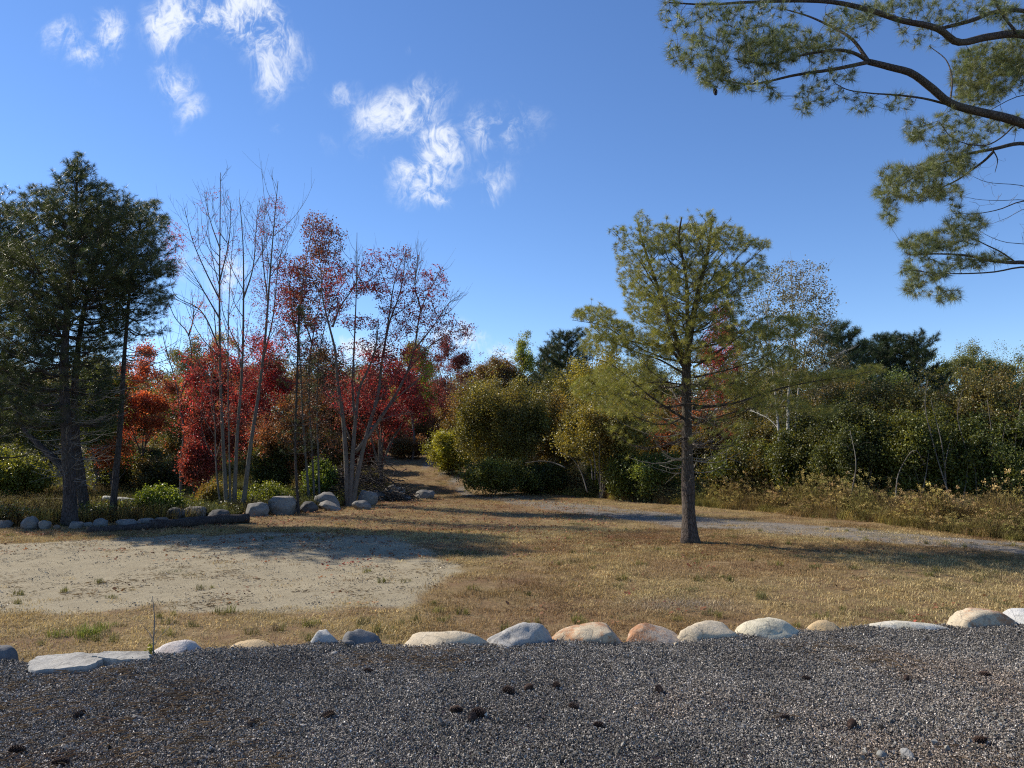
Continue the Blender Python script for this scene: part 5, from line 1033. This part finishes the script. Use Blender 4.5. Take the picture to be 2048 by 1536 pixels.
# the far wood that closes the view: one mass
LPM = [leaf_proto(46, .75, .17, .7, 60 + k) for k in range(5)]
u = RNG.uniform(-2400, 4400, 25000); d = RNG.uniform(68, 100, 25000); q = RNG.random(25000)
top = np.interp(u, [-700, 0, 420, 700, 960, 1120, 1650, 1720, 2048, 2800], [740, 740, 735, 745, 770, 745, 760, 795, 800, 800]) + (fbm2(u, u * 0, .018, 4, 3) - .5) * 110 + (fbm2(u, d, .05, 2, 8) - .5) * 40
x = (u - 1024) / 1536 * d; g = H(x, d); zt = CAMZ + (900 - top) / 1536 * d; z = g + (zt - g) * q ** .8
pts = np.column_stack([x, d, z])
scatter('distant_woods', LPM, pts, rnd_rot(len(pts), .5), RNG.uniform(.8, 1.3, len(pts)), palette(pts, [(.045, .055, .026), (.07, .075, .03), (.10, .08, .036), (.06, .065, .03), (.10, .07, .035)], .09, .25, .4) * 1.9, M_leaf, kind='stuff', label='dull green and brown far wood closing the view behind all the trees')

# ------------------------------------------------------------------ tall weeds and meadow
WP = [weed_proto(500 + k, .85, 9, .2, 12, 0, .042) for k in range(5)]; WT = [weed_proto(520 + k, .98, 6, .18, 9, 22, .05) for k in range(3)]; WG = [grass_proto(60, .22, .8, .008, .4, 540 + k) for k in range(3)]
p = region(95000, -2, 24, 16, 38); bd = beyond(p[:, 0], p[:, 1]); wid = 3.3
ok = (bd > .15 + (fbm2(p[:, 0], p[:, 1], .8, 3, 3) - .5) * 1.0) & (bd < 5.5) & (p[:, 0] > .4) & (np.abs(p[:, 0]) < p[:, 1] * .75 + 1) & (RNG.random(len(p)) < .62); p = p[ok]; bd = bd[ok]
pts = np.column_stack([p, H(p[:, 0], p[:, 1])]); hh = np.clip(.25 + bd * .19, .2, .85) * RNG.uniform(.8, 1.2, len(p)) * (.1 + 1.8 * fbm2(p[:, 0], p[:, 1], .9, 4, 61))
pk = np.where(RNG.random(len(p)) < .14, RNG.integers(5, 8, len(p)), np.where(RNG.random(len(p)) < .72, RNG.integers(8, 11, len(p)), RNG.integers(0, 5, len(p))))
col = palette(pts, [(.07, .08, .03), (.13, .135, .045), (.20, .175, .065), (.16, .115, .07), (.12, .13, .04), (.22, .185, .09)], .6, .35, .35) * (1.75, 1.6, 1.35)
scatter('tall_weeds', WP + WT + WG, pts, rnd_rot(len(p), .08), np.stack([hh * .3 + .7] * 2 + [hh], 1), col, M_grass, pick=pk, kind='stuff', label='band of tall olive and brown goldenrod weeds along the far side of the track')
p = np.vstack([region(5000, -6, 3, 32, 46), region(15000, -26, -3, 19, 52), region(4000, -14, 6, 32, 60), region(4000, 0, 40, 30, 60)]); mm = meadow_m(p[:, 0], p[:, 1]); lr = left_of_row(p[:, 0], p[:, 1])
ok = (mm > .5) & ~((p[:, 0] > .4) & (beyond(p[:, 0], p[:, 1]) < 5)) & (np.abs(p[:, 0]) < p[:, 1] * .75 + 1) & ((p[:, 0] > -3) | (lr > .5)); p = p[ok]
pts = np.column_stack([p, H(p[:, 0], p[:, 1])])
col = palette(pts, [(.16, .18, .045), (.10, .115, .035), (.22, .14, .05), (.28, .27, .07), (.15, .17, .045)], .22, .25, .3)
yz = (sm(36, 40, p[:, 1]) * sm(-3, -8, p[:, 0]))[:, None]; col = col * (1 - yz) + np.array([.26, .24, .07]) * yz * RNG.uniform(.7, 1.2, (len(p), 1))
hh = RNG.uniform(.4, .75, len(p)) * (.55 + .8 * fbm2(p[:, 0], p[:, 1], .5, 3, 66))
scatter('meadow_grass', WG + WP, pts, rnd_rot(len(p), .1), np.stack([RNG.uniform(.9, 1.3, len(p))] * 2 + [hh], 1), col, M_grass, kind='stuff', label='rough green and rusty marsh grass behind the boulder row')

p = region(5200, -16, -3, 19.5, 30); lr = left_of_row(p[:, 0], p[:, 1]); f = fbm2(p[:, 0], p[:, 1], .45, 3, 90); p = p[(lr > .5) & (lr < 7) & (f > .46) & (np.abs(p[:, 0]) < p[:, 1] * .72)]
pts = np.column_stack([p, H(p[:, 0], p[:, 1]) + RNG.uniform(.05, .42, len(p))])
scatter('undergrowth', LPS, pts, rnd_rot(len(pts), .5), RNG.uniform(.6, 1., len(pts)), palette(pts, [(.10, .13, .03), (.17, .20, .04), (.07, .09, .03), (.15, .12, .05)], .5, .25, .4), M_leaf, kind='stuff', label='low sunlit green undergrowth behind the boulder row')
# ------------------------------------------------------------------ boulders
def icos(sub):
    import bmesh
    bm = bmesh.new(); bmesh.ops.create_icosphere(bm, subdivisions=sub, radius=1); V = np.array([v.co[:] for v in bm.verts]); F = [[v.index for v in f.verts] for f in bm.faces]; bm.free(); return V, F
ICO = {s: icos(s) for s in (2, 3, 4, 5)}
def boulder(label, loc, rx, ry, rz, mat, seed, sub=4, rough=.25, cut=.0, rot=(0, 0, 0), boxy=.0, group=None, lump=None, name='boulder'):
    V, F = ICO[sub]; v = V.copy()
    if boxy: v = np.sign(v) * np.abs(v) ** (1 - boxy); 
    n_ = fbm(V * 1.3 + seed * 3.7, 3) - .5; n2_ = fbm(V * 4 + seed, 3) - .5; n3_ = fbm(V * 13 + seed, 2) - .5
    v = v * (1 + rough * 1.9 * n_ + rough * .35 * n2_ + .035 * n3_)[:, None]
    r_ = np.random.default_rng(seed)
    for k in range(6):                          # broken facets
        d = r_.normal(0, 1, 3); d /= np.linalg.norm(d); lim_ = r_.uniform(.72, .95); e = v @ d; over = np.maximum(0, e - lim_); v = v - d * (over * .8)[:, None]
    if lump is not None:
        w = np.exp(-((V - np.array(lump[0])) ** 2).sum(1) / lump[1] ** 2)[:, None]; v = v + np.array([0, 0, lump[2]]) * w
    ex_ = (v.max(0) - v.min(0)) / 2; v[:, :2] = (v[:, :2] - (v.max(0) + v.min(0))[:2] / 2) / ex_[:2]; v[:, 2] /= v[:, 2].max()
    v = v * [rx, ry, rz]
    me_ = bpy.data.meshes.new(name); fill(me_, v, F, True); o = obj(name, me_, mat); o.location = loc; o.rotation_euler = rot
    o['label'] = label; o['category'] = 'boulder'
    if group: o['group'] = group
    return o
CR = ((.42, .35, .24), (.54, .47, .35)); TN = ((.40, .29, .15), (.50, .38, .22)); LG = ((.27, .26, .24), (.42, .41, .38)); DG = ((.10, .10, .10), (.20, .20, .195)); OR = (.34, .15, .06)
FB = [  # u0,u1,vtop,vbase,label,c,stain,opts
    (-40, 52, 1292, 1325, 'dark grey boulder at the near left end of the front row', DG, None, dict(rough=.2)),
    (312, 428, 1281, 1312, 'pale pinkish boulder behind the bare sapling twig', ((.42, .36, .32), (.56, .53, .50)), None, dict(rough=.3)),
    (455, 565, 1283, 1304, 'flat yellow-tan boulder barely rising above the gravel', TN, None, dict(rough=.14)),
    (634, 697, 1260, 1294, 'pale grey boulder with a dark right face, left one of a touching pair', ((.30, .31, .31), (.48, .47, .42)), None, dict(rough=.3)),
    (690, 764, 1261, 1296, 'dark slate grey boulder, right one of a touching pair', DG, None, dict(rough=.32)),
    (808, 992, 1261, 1296, 'long smooth cream boulder with a low tapering left end', CR, None, dict(rough=.25, lump=((.4, 0, .8), .7, .25))),
    (981, 1108, 1246, 1296, 'light speckled grey boulder with a lump on top', LG, None, dict(rough=.32, lump=((.2, 0, .9), .5, .3))),
    (1104, 1254, 1249, 1290, 'tan boulder with a bright orange stain on its left shoulder', ((.44, .36, .24), (.56, .47, .33)), (OR, -.35), dict(rough=.25)),
    (1250, 1360, 1250, 1292, 'rusty tan boulder with a dark grey right end', ((.42, .33, .24), (.52, .44, .34)), (OR, -.7), dict(rough=.2)),
    (1352, 1474, 1246, 1290, 'rounded cream boulder between the rusty one and the taller cream one', CR, None, dict(rough=.26)),
    (1468, 1596, 1236, 1280, 'tallest domed cream boulder in the middle of the right half', ((.46, .42, .30), (.60, .55, .42)), None, dict(rough=.18)),
    (1590, 1676, 1242, 1270, 'small tan boulder right of the tall cream dome', TN, None, dict(rough=.18)),
    (1684, 1908, 1244, 1272, 'very long low pale boulder right of the small tan one', ((.50, .46, .34), (.60, .57, .50)), None, dict(rough=.12)),
    (1886, 2012, 1219, 1264, 'high tan boulder with an orange patch at its foot', ((.46, .38, .26), (.60, .52, .38)), (OR, .05), dict(rough=.25)),
    (1988, 2120, 1222, 1262, 'pale grey-white boulder cut off at the right end of the front row', ((.46, .46, .42), (.60, .59, .56)), None, dict(rough=.2))]
for i, (u0, u1, vt, vb, lb, cc, stn, op) in enumerate(FB):
    uc = (u0 + u1) / 2; g = G(uc, vb, 0.); d = g[1] + .16; hw = (u1 - u0) / 2 / 1536 * d; x = (uc - 1024) / 1536 * d; dep = min(hw * .75, .24)
    zt = P(uc, vt, d)[2]; rz = max(.14, min(zt + .2, .26)); boulder(lb, (x, d + dep * .2, zt - rz), hw * 1.13, dep, rz, granite('granite_%d' % i, cc[0], cc[1], stn[0] if stn else None, st_side=stn[1] if stn else 0), 10 + i, 5 if i in (6, 7, 8) else 4, boxy=.12, group='boulders edging the gravel lot', **op)
# hidden drop behind the edge filled by more of the row is not in view; flat slabs at the near left
def slab(label, outline, zt, th, mat, tilt=(0, 0, 0), seed=0):
    c = np.mean(outline, axis=0); m = MB(); k = len(outline); ring = []
    pts = []
    for i in range(k):
        a, b = np.array(outline[i]), np.array(outline[(i + 1) % k])
        for t in np.linspace(0, 1, 8, endpoint=False): pts.append(a * (1 - t) + b * t)
    pts = np.array(pts); r_ = np.random.default_rng(seed); pts += r_.normal(0, .006, pts.shape); N_ = len(pts); rows = []
    for sc_, z in [(1.0, -th), (1.01, -th * .45), (1.0, -.012), (.975, 0.), (.7, .0), (.4, 0), (.12, 0)]:
        q = c + (pts - c) * sc_; zz = z + (fbm(np.column_stack([q * 7, np.zeros(N_) + seed]), 3) - .5) * .022; rows.append(np.column_stack([q - c, zz]))
    v = np.concatenate(rows); f = []
    for i in range(len(rows) - 1):
        for j in range(N_): f.append((i * N_ + j, i * N_ + (j + 1) % N_, (i + 1) * N_ + (j + 1) % N_, (i + 1) * N_ + j))
    f.append(tuple((len(rows) - 1) * N_ + j for j in range(N_)))
    m.add(v, f); o = obj('stone_slab', m.mesh('stone_slab', False), mat); o.location = (c[0], c[1], zt); o.rotation_euler = tilt; o['label'] = label; o['category'] = 'stone slab'; return o
pal = granite('slate_pale', (.28, .27, .24), (.40, .39, .35), speck=60, sp_amt=.35)
o1 = [G(u, v, .05)[:2] for u, v in [(52, 1326), (75, 1311), (150, 1307), (238, 1309), (208, 1318), (172, 1330), (60, 1334)]]
slab('flat pale slate slab lying tilted on the gravel edge', o1, .045, .05, pal, (R(5), R(-1), 0), 3)
o2 = [G(u, v, .06)[:2] for u, v in [(185, 1312), (215, 1305), (300, 1303), (302, 1313), (240, 1318)]]
slab('smaller pale slab tucked behind the large slate slab', o2, .06, .06, pal, (R(4), R(2), 0), 5)
# loose bigger stones on the gravel
LS = [((277, 1441), .030, 'flat greenish grey chip on the left part of the gravel', DG), ((1764, 1512), .035, 'pale round stone by a small hollow near the lower edge', ((.2, .2, .18), (.3, .3, .27))), ((1815, 1514), .034, 'upright grey splinter stone beside the pale round stone', ((.2, .2, .2), (.35, .35, .33))),
      ((668, 1303), .026, 'small pale blue-grey stone in front of the touching pair', LG), ((1352, 1290), .022, 'tiny white stone at the foot of the cream boulders', CR), ((1757, 1532), .022, 'small greyish stone at the very bottom edge', DG), ((1145, 1298), .03, 'flat grey chip in front of the orange-stained boulder', DG), ((700, 1290), .05, 'flat dark slate flake leaning on the touching pair', DG)]
for i, ((u, v), s, lb, cc) in enumerate(LS):
    g = G(u, v, 0.); z = float(lotz(np.array([g[0]]), np.array([g[1]]))[0]); q = boulder(lb, (g[0], g[1], z + s * .35), s * 1.2, s * (.5 if 'splinter' in lb else .8), s * (1.2 if 'splinter' in lb else .45 if 'flat' in lb else .7), granite('chip_%d' % i, *cc), 60 + i, 3, .3, rot=(0, .3, i)); q['category'] = 'stone'; q.name = 'stone'
# back row
BR = [  # u,vbase,w,h(px),label,c
    (16, 1060, 34, 20, 'low pale stone at the far left end of the back row'), (72, 1062, 32, 30, 'round grey boulder left of the twin pine trunks'), (100, 1062, 24, 22, 'smaller grey boulder touching the round one left of the pine trunks'),
    (125, 1062, 14, 12, 'small reddish stone against the front pine trunk'), (163, 1062, 26, 20, 'grey boulder right at the foot of the front pine trunk'), (188, 1058, 18, 12, 'low stone between the two pine bases'), (212, 1058, 28, 22, 'pale grey boulder left of the slender leaning pine'),
    (262, 1056, 40, 18, 'low brownish stone right of the slender leaning pine'), (300, 1052, 34, 16, 'flat tan stone in front of the bright green shrub'), (330, 1050, 34, 16, 'rusty flat stone beside the bright green shrub'), (361, 1044, 42, 30, 'humped pale boulder with a dark cleft behind the log'), (397, 1042, 46, 30, 'smooth oval pale boulder behind the log'), (443, 1046, 42, 28, 'dark boulder at the foot of the grey stems'),
    (520, 1038, 46, 34, 'rounded grey boulder just right of the log end'), (571, 1032, 58, 40, 'biggest grey boulder of the back row'), (622, 1028, 36, 26, 'mossy dim boulder behind the thin young pine'), (660, 1022, 54, 36, 'wedge-shaped slab leaning left of the spreading maple'), (666, 1026, 46, 20, 'low tan boulder in front of the wedge-shaped slab'),
    (727, 1024, 38, 24, 'whitish cracked boulder right of the spreading maple base'), (713, 1005, 22, 14, 'small white stone beside the maple trunk'), (738, 1014, 40, 34, 'jagged grey boulder behind the whitish cracked one'), (750, 1006, 44, 26, 'dark blunt boulder in the middle of the stone heap'), (774, 1002, 30, 18, 'grey squared boulder left of the round-topped one'), (790, 1003, 44, 34, 'round-topped grey boulder of the stone heap'), (815, 1003, 18, 12, 'little pale stone between the last two boulders'), (852, 1001, 38, 22, 'split pale boulder at the end of the row by the path')]
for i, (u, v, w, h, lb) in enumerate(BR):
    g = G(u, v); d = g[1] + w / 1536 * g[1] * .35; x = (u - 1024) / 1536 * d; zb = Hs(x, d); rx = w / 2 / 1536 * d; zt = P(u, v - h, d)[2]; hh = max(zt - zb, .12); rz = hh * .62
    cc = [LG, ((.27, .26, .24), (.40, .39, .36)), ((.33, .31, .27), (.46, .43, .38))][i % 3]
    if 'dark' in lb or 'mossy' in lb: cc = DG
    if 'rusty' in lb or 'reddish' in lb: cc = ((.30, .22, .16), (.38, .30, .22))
    cc = (tuple(k_ * .5 for k_ in cc[0]), tuple(k_ * .55 for k_ in cc[1])); q = boulder(lb, (x, d, zb + hh - rz), rx * 1.05, rx * .8, rz, granite('rock_%d' % i, cc[0], cc[1], speck=40), 90 + i, 4, .36, boxy=.15, group='boulders along the back of the sand', rot=(0, .45 if 'wedge' in lb else 0, 0))  # tree shade over this row is put into the rock colours by darkening

# ------------------------------------------------------------------ logs, brush pile, sapling, cones
def log(label, pts, r_, mat, name='log', cat='log'):
    c = curve(pts, 22); m = MB(); m.tube(c, r_ * (1 + .12 * np.sin(np.arange(22) * .9)), 12, True, .35); b = np.array(pts[0]); o = obj(name, shift(m, b).mesh(name), mat); o.location = b; o['label'] = label; o['category'] = cat; return o
def gz(u, v, up): g = G(u, v); g[2] = Hs(g[0], g[1]) + up; return g
log('dark weathered fallen log lying in front of the back boulders', [gz(302, 1062, .11), gz(360, 1056, .11), gz(430, 1050, .12), gz(498, 1047, .12)], .13, B_pine_dark)
log('dark rotten log piece continuing towards the pine trunks', [gz(175, 1068, .06), gz(225, 1067, .07), gz(296, 1063, .08)], .085, B_pine_dark)
log('whitish fallen birch log lying in the marsh grass', [P(208, 996, 25.5), P(245, 999, 25.2), P(300, 1005, 24.6)], .075, B_birch)
log('thin grey fallen pole in the grass left of the twin pines', [P(60, 999, 27), P(100, 999, 27), P(128, 998, 27)], .04, B_grey)
b0 = np.array(at(725, 30.5)); o = thing('brush_pile', 'dark heap of dead branches behind the stone heap', 'brush pile', b0)
m = MB()
for k in range(620):
    a = RNG.uniform(0, 6.283); q = RNG.random() ** .5; c = np.array([math.cos(a) * 2.1 * q, math.sin(a) * 1.3 * q, RNG.uniform(0, 2.1) * (1 - q ** 1.6) + .05]); dr = RNG.normal(0, 1, 3) * [1, .8, .35]; dr /= np.linalg.norm(dr); L_ = RNG.uniform(.4, 1.3)
    m.tube([c - dr * L_ / 2, c + RNG.normal(0, .06, 3), c + dr * L_ / 2], [RNG.uniform(.008, .028), .012, .004], 4, False)
obj('sticks', m.mesh('sticks'), B_pine_dark, o, kind='stuff')
# bare sapling at the gravel edge
g = G(308, 1312, .02); o = thing('sapling', 'thin bare upright sapling twig at the gravel edge by the slabs', 'sapling', g)
m = MB(); d = g[1]; c = curve([g - [0, 0, .05], P(307, 1280, d), P(309, 1240, d), P(305, 1192, d)], 12); m.tube(c, np.linspace(.0065, .0025, 12), 6); obj('stem', shift(m, g).mesh('stem'), B_twig, o)
for L_ in ([(308, 1278), (295, 1262), (278, 1241)], [(309, 1290), (318, 1275), (330, 1262), (352, 1238)], [(308, 1285), (300, 1270), (297, 1262)], [(308, 1270), (316, 1258)], [(307, 1215), (312, 1208)]):
    m = MB(); q = curve([P(u, v, d + .03 * i) for i, (u, v) in enumerate(L_)], 7); m.tube(q, np.linspace(.003, .0012, 7), 4); obj('branch', shift(m, g).mesh('branch'), B_twig, o)
T_ = np.array([P(u, v, d) for u, v in [(296, 1300), (300, 1305), (304, 1298), (298, 1295), (310, 1304), (303, 1306)]])
scatter('leaves', [leaf_proto(5, .04, .035, .8, 5)], T_, rnd_rot(6, .5), np.full(6, .8), np.tile([.2, .22, .05], (6, 1)), M_leaf, o, org=g, kind='stuff')
PC = [(1112, 1371, 'pine cone with pale scale tips lying right of the touching two', 1.0), (1029, 1387, 'dark pine cone, left of the two touching cones', 1.05), (1050, 1381, 'dark pine cone, right of the two touching cones', .95), (973, 1436, 'largest open pine cone near the middle of the gravel', 1.15), (940, 1447, 'pine cone just left of the largest open one', 1.0), (899, 1425, 'flattened pine cone left of the largest open one', .95),
      (1157, 1420, 'reddish pine cone right of the middle cones', .9), (1187, 1455, 'small pine cone lower right of the middle cones', .85), (728, 1346, 'small dark cone below the touching pair of boulders', .85), (170, 1432, 'pine cone above the flat chip on the left', .95), (1322, 1392, 'pine cone below the rusty tan boulder', .95), (1958, 1354, 'thin dark cone below the high tan boulder', .85), (1580, 1440, 'pine cone in the right middle of the gravel', .95),
      (1975, 1488, 'pine cone near the lower right corner', .9), (668, 1432, 'reddish brown cone left of the flattened cone', .9), (17, 1512, 'dark cone at the lower left corner', 1.), (140, 1533, 'dark red-brown cone cut by the lower edge', 1.), (500, 1456, 'small cone between the chip and the reddish brown cone', .8), (1700, 1460, 'long brown cone among brown needles', 1.), (1604, 1358, 'dark cone in front of the tall cream dome', .75), (1811, 1361, 'small dark cone below the long pale boulder', .75)]
for i, (u, v, lb, s) in enumerate(PC):
    g = G(u, v, .0); c = bpy.data.objects.new('pine_cone', CM[i % 3]); COL.objects.link(c); z = float(lotz(np.array([g[0]]), np.array([g[1]]))[0])
    c.location = (g[0], g[1], z + .026 * s); c.rotation_euler = (R(90) + RNG.normal(0, .1), RNG.normal(0, .15), RNG.uniform(0, 6.28)); c.scale = (s * .74,) * 3
    c['label'] = lb; c['category'] = 'pine cone'; c['group'] = 'pine cones scattered on the gravel'
print("TRIS", sum(len(m_.loop_triangles) or sum(len(p_.vertices) - 2 for p_ in m_.polygons) for m_ in bpy.data.meshes if m_.users))
